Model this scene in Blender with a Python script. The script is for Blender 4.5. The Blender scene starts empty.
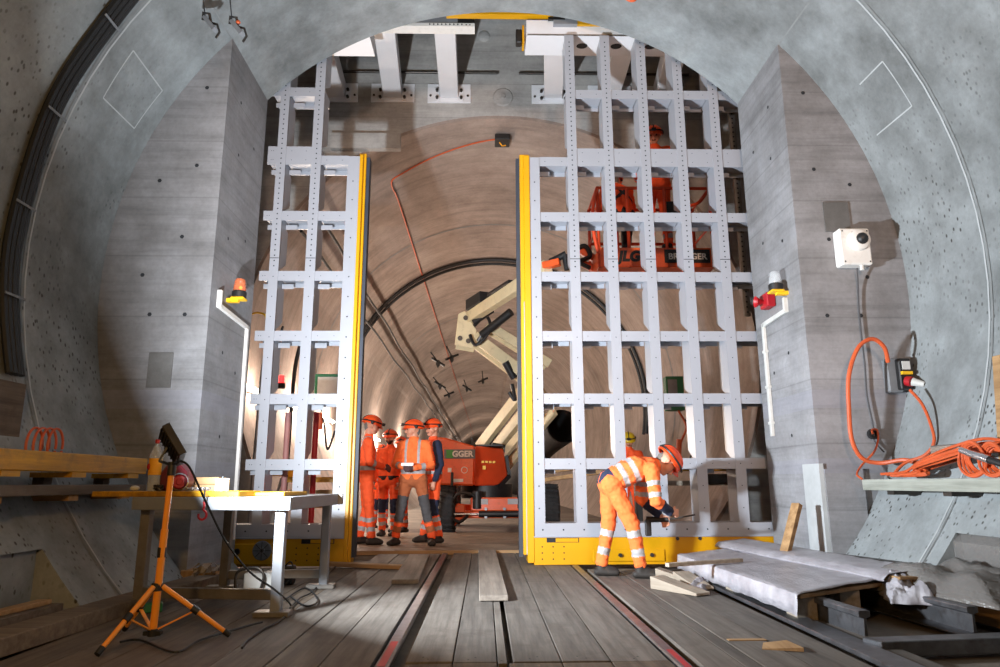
import bpy, bmesh, math, random
import numpy as np
from mathutils import Vector, Matrix, noise
random.seed(7)
R = math.radians
sc = bpy.context.scene
col = sc.collection

# ------------------------------------------------------------------ camera model
CX, CH, CF, CP, CY_, CR = -.2398, .8787, 696.12, .2117, .0222, .0036
def ray(x, y):
    a = x-500; b = 333.5-y
    px = a*math.cos(CR)+b*math.sin(CR); py = -a*math.sin(CR)+b*math.cos(CR)
    d = CF*math.cos(CP)-py*math.sin(CP); u = CF*math.sin(CP)+py*math.cos(CP)
    return Vector((px*math.cos(CY_)+d*math.sin(CY_), -px*math.sin(CY_)+d*math.cos(CY_), u))
def at(x, y, X=None, Y=None, Z=None):
    """a point of the place measured off the survey photo, at a known plane"""
    r = ray(x, y)
    t = (X-CX)/r.x if X is not None else Y/r.y if Y is not None else (Z-CH)/r.z
    return Vector((CX+r.x*t, r.y*t, CH+r.z*t))
cam = bpy.data.objects.new('camera', bpy.data.cameras.new('camera')); col.objects.link(cam)
fw = ray(500, 333.5).normalized(); rt = (ray(501, 333.5)-ray(500, 333.5)).normalized(); up = rt.cross(fw)
M4 = Matrix((rt, up, -fw)).transposed().to_4x4(); M4.translation = (CX, 0, CH)
cam.matrix_world = M4
cam.data.sensor_width = 36; cam.data.lens = CF/1000*36; cam.data.clip_end = 400
sc.camera = cam

# ------------------------------------------------------------------ materials
def srgb(h):
    h = h.lstrip('#'); c = [int(h[i:i+2], 16)/255 for i in (0, 2, 4)]
    return tuple(x/12.92 if x <= .04045 else ((x+.055)/1.055)**2.4 for x in c)+(1,)
class NT:
    def __init__(s, name):
        s.m = bpy.data.materials.new(name); s.m.use_nodes = True
        s.t = s.m.node_tree; s.n = s.t.nodes; s.l = s.t.links
        s.b = s.n['Principled BSDF']
    def node(s, k, **kw):
        x = s.n.new(k)
        for a, v in kw.items(): setattr(x, a, v)
        return x
    def coord(s, scale=(1, 1, 1), rot=(0, 0, 0)):
        tc = s.node('ShaderNodeTexCoord'); mp = s.node('ShaderNodeMapping')
        mp.inputs['Scale'].default_value = scale; mp.inputs['Rotation'].default_value = rot
        s.l.new(tc.outputs['Object'], mp.inputs['Vector']); return mp.outputs['Vector']
    def noise(s, vec, scale, detail=4, rough=.6):
        x = s.node('ShaderNodeTexNoise'); x.inputs['Scale'].default_value = scale
        x.inputs['Detail'].default_value = detail; x.inputs['Roughness'].default_value = rough
        s.l.new(vec, x.inputs['Vector']); return x.outputs['Fac']
    def ramp(s, f, stops):
        x = s.node('ShaderNodeValToRGB'); e = x.color_ramp.elements
        while len(e) < len(stops): e.new(.5)
        for q, (p, c) in zip(e, stops):
            q.position = p; q.color = c if len(c) == 4 else tuple(c)+(1,)
        s.l.new(f, x.inputs['Fac']); return x.outputs['Color']
    def mix(s, f, a, b, mode='MIX'):
        x = s.node('ShaderNodeMix', data_type='RGBA', blend_type=mode)
        for k, v in ((0, f), (6, a), (7, b)):
            if hasattr(v, 'is_output') or isinstance(v, bpy.types.NodeSocket): s.l.new(v, x.inputs[k])
            else: x.inputs[k].default_value = v
        return x.outputs[2]
    def bump(s, h, strength=.3, dist=.01):
        x = s.node('ShaderNodeBump'); x.inputs['Strength'].default_value = strength
        x.inputs['Distance'].default_value = dist
        s.l.new(h, x.inputs['Height']); s.l.new(x.outputs['Normal'], s.b.inputs['Normal'])
    def fin(s, colr, rough=.7, metal=0):
        if isinstance(colr, bpy.types.NodeSocket): s.l.new(colr, s.b.inputs['Base Color'])
        else: s.b.inputs['Base Color'].default_value = colr
        s.b.inputs['Roughness'].default_value = rough; s.b.inputs['Metallic'].default_value = metal
        return s.m
def g(v): return (v, v, v, 1)
def paint(name, hexc, rough=.45, metal=0, var=.12, scale=6, dirt=None, dirt_amt=.5, bump=0):
    n = NT(name); v = n.coord(); c = srgb(hexc)
    f = n.noise(v, scale, 5)
    dk = tuple(x*(1-var) for x in c[:3])+(1,); lt = tuple(min(1, x*(1+var)) for x in c[:3])+(1,)
    o = n.ramp(f, [(.3, dk), (.7, lt)])
    if dirt:
        f2 = n.noise(n.coord(), scale*1.7, 7, .7)
        k = n.ramp(f2, [(.52, g(0)), (.75, g(dirt_amt))])
        o = n.mix(k, o, srgb(dirt))
    if bump: n.bump(n.noise(n.coord(), scale*6, 5), bump, .004)
    return n.fin(o, rough, metal)
def concrete(name, base, dark, light, streak=None, joint=True, pores=True, band=(), rough=.85, porez=(0, 5.2), bands_hex='#8f8f9c'):
    n = NT(name); v = n.coord()
    big = n.noise(v, .55, 4, .55); mid = n.noise(v, 2.6, 6, .65); fine = n.noise(v, 22, 5, .7)
    o = n.ramp(big, [(.36, srgb(dark)), (.5, srgb(base)), (.63, srgb(light))])
    o2 = n.ramp(mid, [(.3, srgb(dark)), (.52, srgb(base)), (.72, srgb(light))])
    o = n.mix(.5, o, o2)
    fr = n.ramp(fine, [(.3, g(.78)), (.6, g(1.0))]); o = n.mix(.6, o, fr, 'MULTIPLY')
    h = fine
    if streak:
        vs = n.coord(streak); sf = n.noise(vs, 1, 6, .7)
        o = n.mix(.75, o, n.ramp(sf, [(.3, g(.62)), (.5, g(.95)), (.7, g(1.1))]), 'MULTIPLY')
        # board joints every 0.6 m of height
        sx = n.node('ShaderNodeSeparateXYZ'); n.l.new(n.coord(), sx.inputs[0])
        md = n.node('ShaderNodeMath', operation='PINGPONG'); md.inputs[1].default_value = .31
        n.l.new(sx.outputs['Z'], md.inputs[0])
        if joint: o = n.mix(.5, o, n.ramp(md.outputs[0], [(0, g(.55)), (.012, g(1)), (1, g(1))]), 'MULTIPLY')
    if pores:
        vo = n.node('ShaderNodeTexVoronoi'); vo.inputs['Scale'].default_value = 19
        n.l.new(n.coord((1, 1, .65)), vo.inputs['Vector'])
        vo.inputs['Randomness'].default_value = 1
        pr_ = n.ramp(vo.outputs['Distance'], [(.15, g(1)), (.27, g(0))])
        mk = n.ramp(n.noise(v, 1.1, 3), [(.40, g(0)), (.56, g(1))])
        sz = n.node('ShaderNodeSeparateXYZ'); n.l.new(n.coord(), sz.inputs[0])
        mr = n.node('ShaderNodeMapRange'); mr.inputs[1].default_value = porez[1]; mr.inputs[2].default_value = porez[1]-1.4
        n.l.new(sz.outputs['Z'], mr.inputs[0])
        k = n.mix(1, pr_, mk, 'MULTIPLY'); k = n.mix(1, k, mr.outputs[0], 'MULTIPLY')
        o = n.mix(k, o, srgb('#3f3d3b'))
    for (z0, z1) in band:      # smooth repair strips of sealing paint
        sz = n.node('ShaderNodeSeparateXYZ'); n.l.new(n.coord(), sz.inputs[0])
        c = (z0+z1)/2; m1 = n.node('ShaderNodeMath', operation='SUBTRACT'); m1.inputs[1].default_value = c
        n.l.new(sz.outputs['Z'], m1.inputs[0]); m2 = n.node('ShaderNodeMath', operation='ABSOLUTE'); n.l.new(m1.outputs[0], m2.inputs[0])
        m3 = n.node('ShaderNodeMath', operation='LESS_THAN'); m3.inputs[1].default_value = (z1-z0)/2; n.l.new(m2.outputs[0], m3.inputs[0])
        m4 = n.node('ShaderNodeMath', operation='MULTIPLY'); m4.inputs[1].default_value = .3; n.l.new(m3.outputs[0], m4.inputs[0])
        o = n.mix(m4.outputs[0], o, srgb(bands_hex))
    n.bump(h, .35, .006)
    return n.fin(o, rough)
def wood(name, base, dark, axis=1, rough=.75, grime=None):
    n = NT(name); s = [14, 14, 14]; s[axis] = .8
    f = n.noise(n.coord(tuple(s)), 1.4, 6, .65)
    o = n.ramp(f, [(.3, srgb(dark)), (.62, srgb(base))])
    f3 = n.noise(n.coord(), 1.5, 5)
    o = n.mix(.6, o, n.ramp(f3, [(.3, g(.65)), (.7, g(1.1))]), 'MULTIPLY')
    if grime: o = n.mix(n.ramp(n.noise(n.coord(), 3, 7, .7), [(.5, g(0)), (.68, g(.75))]), o, srgb(grime))
    n.bump(f, .3, .003)
    return n.fin(o, rough)
def glow(name, hexc, power):
    n = NT(name); n.b.inputs['Emission Color'].default_value = srgb(hexc); n.b.inputs['Emission Strength'].default_value = power
    return n.fin(srgb(hexc), .5)
def glass(name, hexc, rough=.1, alpha=.35):
    n = NT(name); n.b.inputs['Alpha'].default_value = alpha
    n.b.inputs['Specular IOR Level'].default_value = .8
    return n.fin(srgb(hexc), rough)

M = {}
M['vault'] = concrete('vault_concrete', '#868a8b', '#5d5f5e', '#a3a9ab', porez=(0, 5.0))
M['pillar'] = concrete('board_formed_concrete', '#89888a', '#6d6b6b', '#9f9fa3', streak=(.5, .5, 9), pores=False, band=((.96, 1.1), (1.58, 1.76)))
M['chamber'] = concrete('chamber_concrete', '#aeaca9', '#8b8886', '#c4c3c0', streak=(.35, .5, 5), pores=False)
M['tunnel'] = concrete('tunnel_lining_concrete', '#9c8d84', '#7d7068', '#b0a196', pores=False, streak=(.3, 5, .3), joint=False)
M['slab'] = concrete('floor_concrete', '#6f655c', '#4c4540', '#857b70', pores=False)
M['block'] = concrete('block_concrete', '#646260', '#4a4846', '#777676', pores=False)
M['groove'] = paint('joint_line', '#7f8181', .9, var=.2)
M['grout'] = paint('pale_grout', '#adb0b1', .9, var=.1)
M['plank'] = wood('grey_plank', '#6b645d', '#47413c', 1, grime='#47403a')
M['plank2'] = wood('grey_plank_b', '#766e66', '#504942', 1, grime='#4d453e')
M['plank3'] = wood('brown_plank', '#6b5c4d', '#463a2f', 1, grime='#3c332b')
M['xplank'] = wood('cross_plank', '#97826c', '#6b5a49', 0, grime='#5e5044')
M['looseboard'] = wood('loose_board_wood', '#8f8479', '#6b6158', 1)
M['baulk'] = wood('baulk_wood', '#82705c', '#5c4c3c', 1, grime='#4d4033')
M['newwood'] = wood('sawn_wood', '#b08c62', '#86643f', 1)
M['newwoodx'] = wood('sawn_wood_x', '#b08c62', '#86643f', 0)
M['palewood'] = wood('weathered_board', '#b0a291', '#8a7d6e', 1)
M['yellowwood'] = wood('yellow_shuttering', '#d09818', '#96690e', 1, rough=.5, grime='#6b5020')
M['white'] = paint('white_painted_steel', '#999ca4', .38, var=.03, scale=3)
M['white2'] = paint('white_steel_light_added', '#dcdde1', .4, var=.03, scale=3)  # white steel brightened in colour to make up for little light in the chamber
M['postredlight'] = paint('reddish_light_on_post', '#9a6a66', .6)  # reddish light on a gate post put into the colour
M['shelf'] = wood('shelf_plank_wood', '#a7a99f', '#85877d', 1)
M['yellow'] = paint('yellow_painted_steel', '#cb9300', .4, var=.04, scale=3)
M['navysteel'] = paint('dark_blue_rubber', '#2c3440', .6)
M['hole'] = paint('hole_dark', '#24262a', .9)
M['orange'] = paint('orange_machine_paint', '#f0602a', .35, var=.06, dirt='#8b3d20', dirt_amt=.4)
M['orange2'] = paint('darker_orange_paint', '#d2441c', .4, var=.06)
M['cream'] = paint('cream_boom_paint', '#d8c7a0', .4, var=.06, dirt='#8a7c62', dirt_amt=.4)
M['black'] = paint('black_parts', '#1b1b1c', .5, var=.2)
M['rubber'] = paint('tyre_rubber', '#2a2a2b', .85, var=.2, bump=.5)
M['darksteel'] = paint('dark_steel', '#4a4744', .4, .7, var=.2, scale=9, dirt='#5a3c2a')
M['railsteel'] = paint('rail_steel', '#66676b', .38, .7, var=.3, scale=8, dirt='#40332c', dirt_amt=.6)
M['galv'] = paint('galvanised_steel', '#8f9297', .4, .35, var=.08)
M['tablesteel'] = paint('table_steel', '#7f7a74', .4, .5, var=.15, dirt='#5f4c3c')
M['chrome'] = paint('bright_metal', '#c9cbd0', .2, .9)
M['grey'] = paint('grey_plastic', '#74777b', .6)
M['lgrey'] = paint('pale_grey_plastic', '#c8c8c4', .5)
M['whitep'] = paint('white_plastic', '#e2dfda', .45, var=.04, dirt='#a89a8c', dirt_amt=.4)
M['red'] = paint('red_plastic', '#a81620', .45)
M['maroon'] = paint('maroon_casing', '#5c1520', .4)
M['orangecable'] = paint('orange_cable_sheath', '#c4552a', .5, dirt='#8b4527', dirt_amt=.5)
M['tripod'] = paint('orange_tripod_tube', '#f0982e', .35, var=.05)
M['yplastic'] = paint('yellow_plastic', '#e9b61a', .45)
M['green'] = paint('green_casing', '#1f6b46', .5)
M['sealgreen'] = paint('bright_green', '#4aa04a', .5)
M['foil'] = None
M['hivis'] = paint('hivis_orange_cloth', '#f85a28', .85, var=.1, scale=9, bump=.3)
M['hivis2'] = paint('hivis_orange_light', '#fa7436', .85, var=.08, scale=9, bump=.3)
M['silver'] = paint('reflective_tape', '#a3a1a2', .5, var=.06)
M['navy'] = paint('navy_cloth', '#1f2740', .9, bump=.3)
M['greycloth'] = paint('grey_cloth', '#4b4a4c', .9, bump=.3)
M['browncloth'] = paint('brown_cloth', '#a45a34', .9, bump=.3)
M['boot'] = paint('black_boot', '#26221f', .7, dirt='#5a4a3a')
M['glove'] = paint('dark_glove', '#50383a', .85)
M['skin'] = paint('skin', '#c98f74', .55, var=.05)
M['skindark'] = paint('lip_and_brow', '#6b3a30', .6)
M['helmet'] = paint('helmet_orange', '#f0531f', .3, var=.04)
M['helmety'] = paint('helmet_yellow', '#c9a81c', .3, var=.06)
M['hair'] = paint('grey_hair', '#6b655f', .9)
M['beard'] = paint('dark_beard', '#33241d', .9)
M['paper'] = paint('white_paper', '#eeeeee', .8)
M['bubble'] = glass('clear_bottle', '#dfe6ea', .08, .3)
M['letter'] = paint('white_lettering', '#eeeae2', .6)
M['tarp'] = paint('ochre_label', '#f2a81c', .6)
n = NT('plastic_film'); n.bump(n.noise(n.coord((6, 1.2, 6)), 3.2, 7, .7), .8, .02)
ff = n.ramp(n.noise(n.coord(), 5, 6), [(.3, srgb('#928e95')), (.7, srgb('#bebbc1'))])
M['foil'] = n.fin(ff, .28); n.b.inputs['Alpha'].default_value = .93
n = NT('bubble_wrap'); vo = n.node('ShaderNodeTexVoronoi'); vo.inputs['Scale'].default_value = 60; n.l.new(n.coord(), vo.inputs['Vector'])
n.bump(vo.outputs['Distance'], .8, .006); M['bubblewrap'] = n.fin(srgb('#8d8986'), .2); n.b.inputs['Alpha'].default_value = .5
M['lampface'] = glow('flood_lamp_face', '#eaf3ff', 30)
M['tube_on'] = glow('lit_tube', '#ffe4c4', 28)
M['beaconlit'] = glow('beacon_bulb', '#ff6a20', 8)
M['amber'] = glass('amber_dome', '#d97c50', .25, .6)
M['redlit'] = glow('red_light', '#ff2020', 6)

# ------------------------------------------------------------------ mesh builder
class MB:
    def __init__(s): s.v = []; s.f = []; s.m = []; s.sm = []
    def add(s, vs, fs, m=0, smooth=False):
        o = len(s.v); s.v += [tuple(v) for v in vs]
        for f in fs: s.f.append([o+i for i in f]); s.m.append(m); s.sm.append(smooth)
        return s
    def box(s, x0, x1, y0, y1, z0, z1, m=0, mat=None):
        vs = [Vector((x, y, z)) for z in (z0, z1) for y in (y0, y1) for x in (x0, x1)]
        if mat: vs = [mat @ v for v in vs]
        return s.add(vs, [(0, 2, 3, 1), (4, 5, 7, 6), (0, 1, 5, 4), (2, 6, 7, 3), (0, 4, 6, 2), (1, 3, 7, 5)], m)
    def beam(s, a, b, w, h, m=0, up_=(0, 0, 1)):
        a = Vector(a); b = Vector(b); d = (b-a).normalized(); u = Vector(up_)
        if abs(d.dot(u)) > .98: u = Vector((0, 1, 0))
        r = d.cross(u).normalized(); u = r.cross(d)
        vs = [p+r*(i*w/2)+u*(j*h/2) for p in (a, b) for i, j in ((-1, -1), (1, -1), (1, 1), (-1, 1))]
        return s.add(vs, [(3, 2, 1, 0), (4, 5, 6, 7), (0, 1, 5, 4), (1, 2, 6, 5), (2, 3, 7, 6), (3, 0, 4, 7)], m)
    def prism(s, poly, axis, a, b, m=0, smooth=False):
        """poly: 2-D points in the plane across `axis` ('x': (y,z), 'y': (x,z), 'z': (x,y))"""
        def P(p, t):
            return {'x': (t, p[0], p[1]), 'y': (p[0], t, p[1]), 'z': (p[0], p[1], t)}[axis]
        k = len(poly); vs = [P(p, a) for p in poly]+[P(p, b) for p in poly]
        fs = [(i, (i+1) % k, k+(i+1) % k, k+i) for i in range(k)]
        s.add(vs, fs+[tuple(range(k))[::-1], tuple(range(k, 2*k))], m, smooth); return s
    def tube(s, pts, r, seg=8, m=0, cap=True, rr=None):
        pts = [Vector(p) for p in pts]; n = len(pts); vs = []; fs = []
        t0 = (pts[1]-pts[0]).normalized(); u = t0.orthogonal().normalized()
        for i, p in enumerate(pts):
            t = (pts[min(i+1, n-1)]-pts[max(i-1, 0)]).normalized()
            u = (u-t*u.dot(t)).normalized(); w = t.cross(u); q = rr[i] if rr else r
            for k in range(seg):
                a = 2*math.pi*k/seg; vs.append(p+(u*math.cos(a)+w*math.sin(a))*q)
        for i in range(n-1):
            for k in range(seg):
                k2 = (k+1) % seg; fs.append((i*seg+k, i*seg+k2, (i+1)*seg+k2, (i+1)*seg+k))
        s.add(vs, fs, m, True)
        if cap: s.add(vs[:seg], [tuple(range(seg))[::-1]], m); s.add(vs[-seg:], [tuple(range(seg))], m)
        return s
    def cyl(s, a, b, ra, rb=None, seg=16, m=0): return s.tube([a, b], ra, seg, m, True, [ra, rb if rb is not None else ra])
    def lathe(s, prof, c=(0, 0, 0), seg=24, m=0, axis=None, smooth=True):
        Rm = Vector((0, 0, 1)).rotation_difference(Vector(axis)).to_matrix() if axis else Matrix.Identity(3)
        c = Vector(c); vs = []; fs = []
        for (r, z) in prof:
            for k in range(seg):
                a = 2*math.pi*k/seg; vs.append(c+Rm @ Vector((r*math.cos(a), r*math.sin(a), z)))
        for i in range(len(prof)-1):
            for k in range(seg):
                k2 = (k+1) % seg; fs.append((i*seg+k, i*seg+k2, (i+1)*seg+k2, (i+1)*seg+k))
        return s.add(vs, fs, m, smooth)
    def ball(s, c, rx, ry=None, rz=None, m=0, mat=None, seg=14):
        ry = ry or rx; rz = rz or rx; c = Vector(c); vs = []; fs = []; rg = seg//2
        for i in range(rg+1):
            th = math.pi*i/rg
            for k in range(seg):
                a = 2*math.pi*k/seg; v = Vector((rx*math.sin(th)*math.cos(a), ry*math.sin(th)*math.sin(a), rz*math.cos(th)))
                vs.append(c+((mat @ v) if mat else v))
        for i in range(rg):
            for k in range(seg):
                k2 = (k+1) % seg; fs.append((i*seg+k, (i+1)*seg+k, (i+1)*seg+k2, i*seg+k2))
        return s.add(vs, fs, m, True)
    def dots(s, pts, r, m, nrm='y'):
        for p in pts:
            x, y, z = p
            ring = [(r*math.cos(R(60*k)), r*math.sin(R(60*k))) for k in range(6)]
            if nrm == 'y': vs = [(x+a, y, z+b) for a, b in ring]
            elif nrm == 'x': vs = [(x, y+a, z+b) for a, b in ring]
            else: vs = [(x+a, y+b, z) for a, b in ring]
            s.add(vs, [tuple(range(6))], m)
    def build(s, name, mats, parent=None, bevel=0, kind=None):
        me = bpy.data.meshes.new(name); me.from_pydata(s.v, [], s.f)
        for x in (mats if isinstance(mats, (list, tuple)) else [mats]): me.materials.append(M[x] if isinstance(x, str) else x)
        me.polygons.foreach_set('material_index', s.m); me.polygons.foreach_set('use_smooth', s.sm)
        bm = bmesh.new(); bm.from_mesh(me); bmesh.ops.remove_doubles(bm, verts=bm.verts, dist=1e-6)
        bmesh.ops.recalc_face_normals(bm, faces=bm.faces); bm.to_mesh(me); bm.free(); me.update()
        if any(s.sm): me.set_sharp_from_angle(angle=R(38))
        o = bpy.data.objects.new(name, me); col.objects.link(o)
        if parent: o.parent = parent
        if kind: o['kind'] = kind
        if bevel:
            md = o.modifiers.new('bevel', 'BEVEL'); md.width = bevel; md.segments = 1; md.limit_method = 'ANGLE'; md.angle_limit = R(40)
        return o
def tag(o, label, cat, group=None):
    o['label'] = label; o['category'] = cat
    if group: o['group'] = group
    return o
def empty(name, label, cat, loc=(0, 0, 0), rz=0, group=None):
    o = bpy.data.objects.new(name, None); col.objects.link(o); o.location = loc; o.rotation_euler = (0, 0, rz)
    o.empty_display_size = .1
    return tag(o, label, cat, group)
def copy_tree(o, parent=None):
    c = o.copy(); col.objects.link(c); c.parent = parent
    for ch in [x for x in bpy.data.objects if x.parent == o]: copy_tree(ch, c)
    return c
def local(root, *pts): return [Vector(p)-root.location for p in pts]
def spline(pts, n=10):
    pts = [Vector(p) for p in pts]; P = [pts[0]]+pts+[pts[-1]]; out = []
    for i in range(1, len(P)-2):
        for k in range(n):
            t = k/n; a, b, c, d = P[i-1:i+3]
            out.append(.5*((2*b)+(c-a)*t+(2*a-5*b+4*c-d)*t*t+(3*b-a-3*c+d)*t**3))
    return out+[pts[-1]]
def text(name, body, size, mat, parent, loc, rot, extrude=.002, sx=1, shear=0, bold=0):
    cu = bpy.data.curves.new(name, 'FONT'); cu.body = body; cu.size = size; cu.extrude = extrude; cu.shear = shear; cu.offset = bold
    cu.align_x = 'CENTER'; cu.align_y = 'CENTER'
    tmp = bpy.data.objects.new('tmp', cu); col.objects.link(tmp); bpy.context.view_layer.update()
    me = bpy.data.meshes.new_from_object(tmp.evaluated_get(bpy.context.evaluated_depsgraph_get()))
    bpy.data.objects.remove(tmp); me.name = name; me.materials.clear(); me.materials.append(M[mat])
    o = bpy.data.objects.new(name, me); col.objects.link(o); o.parent = parent
    o.location = loc; o.rotation_euler = rot; o.scale = (sx, 1, 1); return o

# ------------------------------------------------------------------ the setting
TR, TZ = 4.02, 2.795        # bore radius and centre height
Y1, Y2, Y3 = 6.673, 7.90, 10.57   # pillar front, vault end, far wall of the gate chamber
PX = 2.94                   # pillar side faces
def arc(a0, a1, r, n): return [(r*math.cos(R(a0+(a1-a0)*i/n)), TZ+r*math.sin(R(a0+(a1-a0)*i/n))) for i in range(n+1)]
def shell(name, a0, a1, y0, y1, mat, t=.35, n=40):
    b = MB(); inn = arc(a0, a1, TR, n); out = arc(a0, a1, TR+t, n)
    for i in range(n):
        q = [inn[i], inn[i+1], out[i+1], out[i]]
        vs = [(p[0], y, p[1]) for y in (y0, y1) for p in q]
        b.add(vs, [(0, 1, 5, 4)], 0, True); b.add(vs, [(2, 3, 7, 6)], 0, True)
        b.add(vs, [(0, 3, 2, 1), (4, 5, 6, 7)], 0, False)
    return b.build(name, mat, kind='structure')
shell('ceiling', 40, 140, -5, Y2, 'vault')
shell('wall_right', -46, 40, 5.36, Y2, 'vault'); shell('wall_right_near', -34.8, 40, -5, 5.36, 'vault')
shell('wall_left', 140, 226, 5.03, Y2, 'vault'); shell('wall_left_near', 140, 215.7, -5, 5.03, 'vault')
TEND = 110
shell('ceiling_tunnel', 40, 140, Y3+.006, TEND, 'tunnel'); shell('wall_tunnel_right', -46, 40, Y3+.006, TEND, 'tunnel'); shell('wall_tunnel_left', 140, 226, Y3+.006, TEND, 'tunnel')
MB().box(-5, 5, TEND, TEND+.3, -.5, 8).build('wall_tunnel_end', 'tunnel', kind='structure')
MB().box(-5, 5, -5.3, -5, -.5, 8).build('wall_rear_light_stop', 'slab', kind='structure')  # unseen end wall added to keep world light out of the bore
# pillars: transverse face at Y1, side face at PX, back in the vault
for sgn, nm in ((-1, 'wall_pillar_left'), (1, 'wall_pillar_right')):
    Rp = TR+.06; a_top = math.degrees(math.acos(PX/Rp)); a_bot = -math.degrees(math.acos(3.3/Rp))
    pts = [(PX, -.1), (3.3, -.1)] + [(Rp*math.cos(R(a)), TZ+Rp*math.sin(R(a))) for a in np.linspace(a_bot, a_top, 48)]
    pts = [(sgn*x, z) for x, z in pts]
    b = MB().prism(pts, 'y', Y1, Y2)
    # formwork tie holes
    for (x, z) in ((3.27, 3.3), (3.16, 4.95), (3.19, 4.07), (3.51, 2.5), (3.17, 2.5), (3.55, 3.9), (3.62, 2.9)):
        b.dots([(sgn*x, Y1-.003, z)], .022, 1)
    for (y, z) in ((7.1, 4.4), (7.5, 3.55), (7.0, 3.4), (7.55, 4.7), (7.1, 2.2), (7.5, 2.05), (7.2, 1.35), (7.05, 5.0)):
        b.dots([(sgn*(PX-.003), y, z)], .02, 1, 'x')
    b.build(nm, ['pillar', 'hole'], kind='structure')
# chamber round the gates
def holed_wall(name, y0, y1, contour, x0, x1, ztop, mat):
    """rectangular wall with an arched hole; contour runs from bottom right over the top to bottom left"""
    b = MB(); k = len(contour); outer = []
    for i, (x, z) in enumerate(contour):
        a = math.atan2(z-2.0, x)
        dx, dz = math.cos(a), math.sin(a)
        t = min([(x1 if dx > 0 else x0)/dx if abs(dx) > 1e-6 else 1e9, (ztop-2)/dz if dz > 1e-6 else ((-.3-2)/dz if dz < -1e-6 else 1e9)])
        outer.append((dx*t, 2+dz*t))
    outer[0] = (x1, -.3); outer[-1] = (x0, -.3)
    # make sure the two upper corners are kept
    for cx in (x1, x0):
        j = min(range(k), key=lambda i: (outer[i][0]-cx)**2+(outer[i][1]-ztop)**2); outer[j] = (cx, ztop)
    for i in range(k-1):
        q = [contour[i], contour[i+1], outer[i+1], outer[i]]
        vs = [(p[0], y, p[1]) for y in (y0, y1) for p in q]
        b.add(vs, [(0, 1, 2, 3), (7, 6, 5, 4), (0, 4, 5, 1)])
    return b.build(name, mat, kind='structure')
a_t = math.degrees(math.acos(PX/TR))
open_c = [(PX+.02, -.3)]+[(TR*1.003*math.cos(R(a)), TZ+TR*1.003*math.sin(R(a))) for a in np.linspace(a_t, 180-a_t, 60)]+[(-PX-.02, -.3)]
holed_wall('wall_chamber_front', Y2-.3, Y2-.002, open_c, -8, 8, 9, 'chamber')
mouth = [((TR+.05)*math.cos(R(a)), TZ+(TR+.05)*math.sin(R(a))) for a in np.linspace(-46, 226, 90)]
holed_wall('wall_back', Y3, Y3+.3, mouth, -8, 8, 9, 'chamber')
MB().box(-8.3, -8, Y2-.3, Y3+.3, -.3, 9).build('wall_chamber_left', 'chamber', kind='structure')
MB().box(8, 8.3, Y2-.3, Y3+.3, -.3, 9).build('wall_chamber_right', 'chamber', kind='structure')
MB().box(-8.3, 8.3, Y2-.3, Y3+.3, 9, 9.3).build('ceiling_chamber', 'chamber', kind='structure')
MB().box(-8, 8, -5, Y2+1.5, -.3, -.075).build('floor', 'slab', kind='structure')
MB().box(-8, 8, Y2+1.5, TEND, -.3, -.03).build('floor_tunnel', 'slab', kind='structure')
MB().box(-2.75, -1.62, Y3-.12, Y3, 6.2, 6.47).build('trim_1', 'chamber', kind='structure')
MB().box(1.75, 3.0, Y3-.12, Y3, 5.75, 6.0).build('trim_2', 'chamber', kind='structure')
# construction joints of the near lining
def ring_strip(name, y, w, r, a0, a1, mat, n=60):
    b = MB(); p = arc(a0, a1, r, n)
    for i in range(n):
        b.add([(p[i][0], y, p[i][1]), (p[i+1][0], y, p[i+1][1]), (p[i+1][0], y+w, p[i+1][1]), (p[i][0], y+w, p[i][1])], [(0, 1, 2, 3)], 0, True)
    return b.build(name, mat, kind='structure')
ring_strip('trim_3', 5.52, .02, TR-.004, -44, 224, 'groove')
ring_strip('trim_4', 5.56, .018, TR-.003, -44, 224, 'grout')
def vault_line(b, y0, a0, y1, a1, w, r=TR-.004, n=10):
    for i in range(n):
        q = []
        for t in (i/n, (i+1)/n):
            y = y0+(y1-y0)*t; a = a0+(a1-a0)*t
            dy, da = (y1-y0), R(a1-a0)*r; L = math.hypot(dy, da); oy, oa = -da/L*w/2, dy/L*w/2
            for s_ in (-1, 1):
                aa = R(a)+s_*oa/r; q.append((r*math.cos(aa), y+s_*oy, TZ+r*math.sin(aa)))
        b.add(q, [(0, 1, 3, 2)], 0, True)
k = 5
for quad, nm in (([(6.1, 154.7), (6.43, 150.6), (5.8, 150.0), (5.8, 157.7), (6.39, 157.6), (6.43, 150.6)], 'trim_5'),
                 ([(6.02, 31.2), (5.8, 29.2), (5.8, 21.9), (6.38, 22.1)], 'trim_6')):
    b = MB()
    if nm == 'trim_5': quad = [(5.8, 150.2), (6.43, 150.6), (6.39, 157.6), (5.82, 157.7), (5.8, 150.2)]
    else: quad = [(6.2, 29.3), (5.8, 29.2), (5.8, 21.9), (6.38, 22.1)]
    for i in range(len(quad)-1): vault_line(b, *quad[i], *quad[i+1], .013)
    b.build(nm, 'grout', kind='structure')
b = MB(); vault_line(b, 5.0, 42.2, Y1, 42.8, .018); vault_line(b, 5.0, 137.4, Y1, 137.2, .012); b.build('trim_7', 'groove', kind='structure')
# joints of the far tunnel
for i, y in enumerate((15.4, 24, 33, 42, 52, 62, 74, 88)): ring_strip('trim_%d' % (i+8), y, .06, TR-.006, -44, 224, 'groove')
# side ledges at the foot of the near lining
MB().box(-3.7, -3.30, -5, 5.03, -.1, .46).build('trim_20', 'vault', kind='structure')
MB().box(3.34, 3.7, -5, 5.36, -.1, .52).build('trim_21', 'vault', kind='structure')
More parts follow.
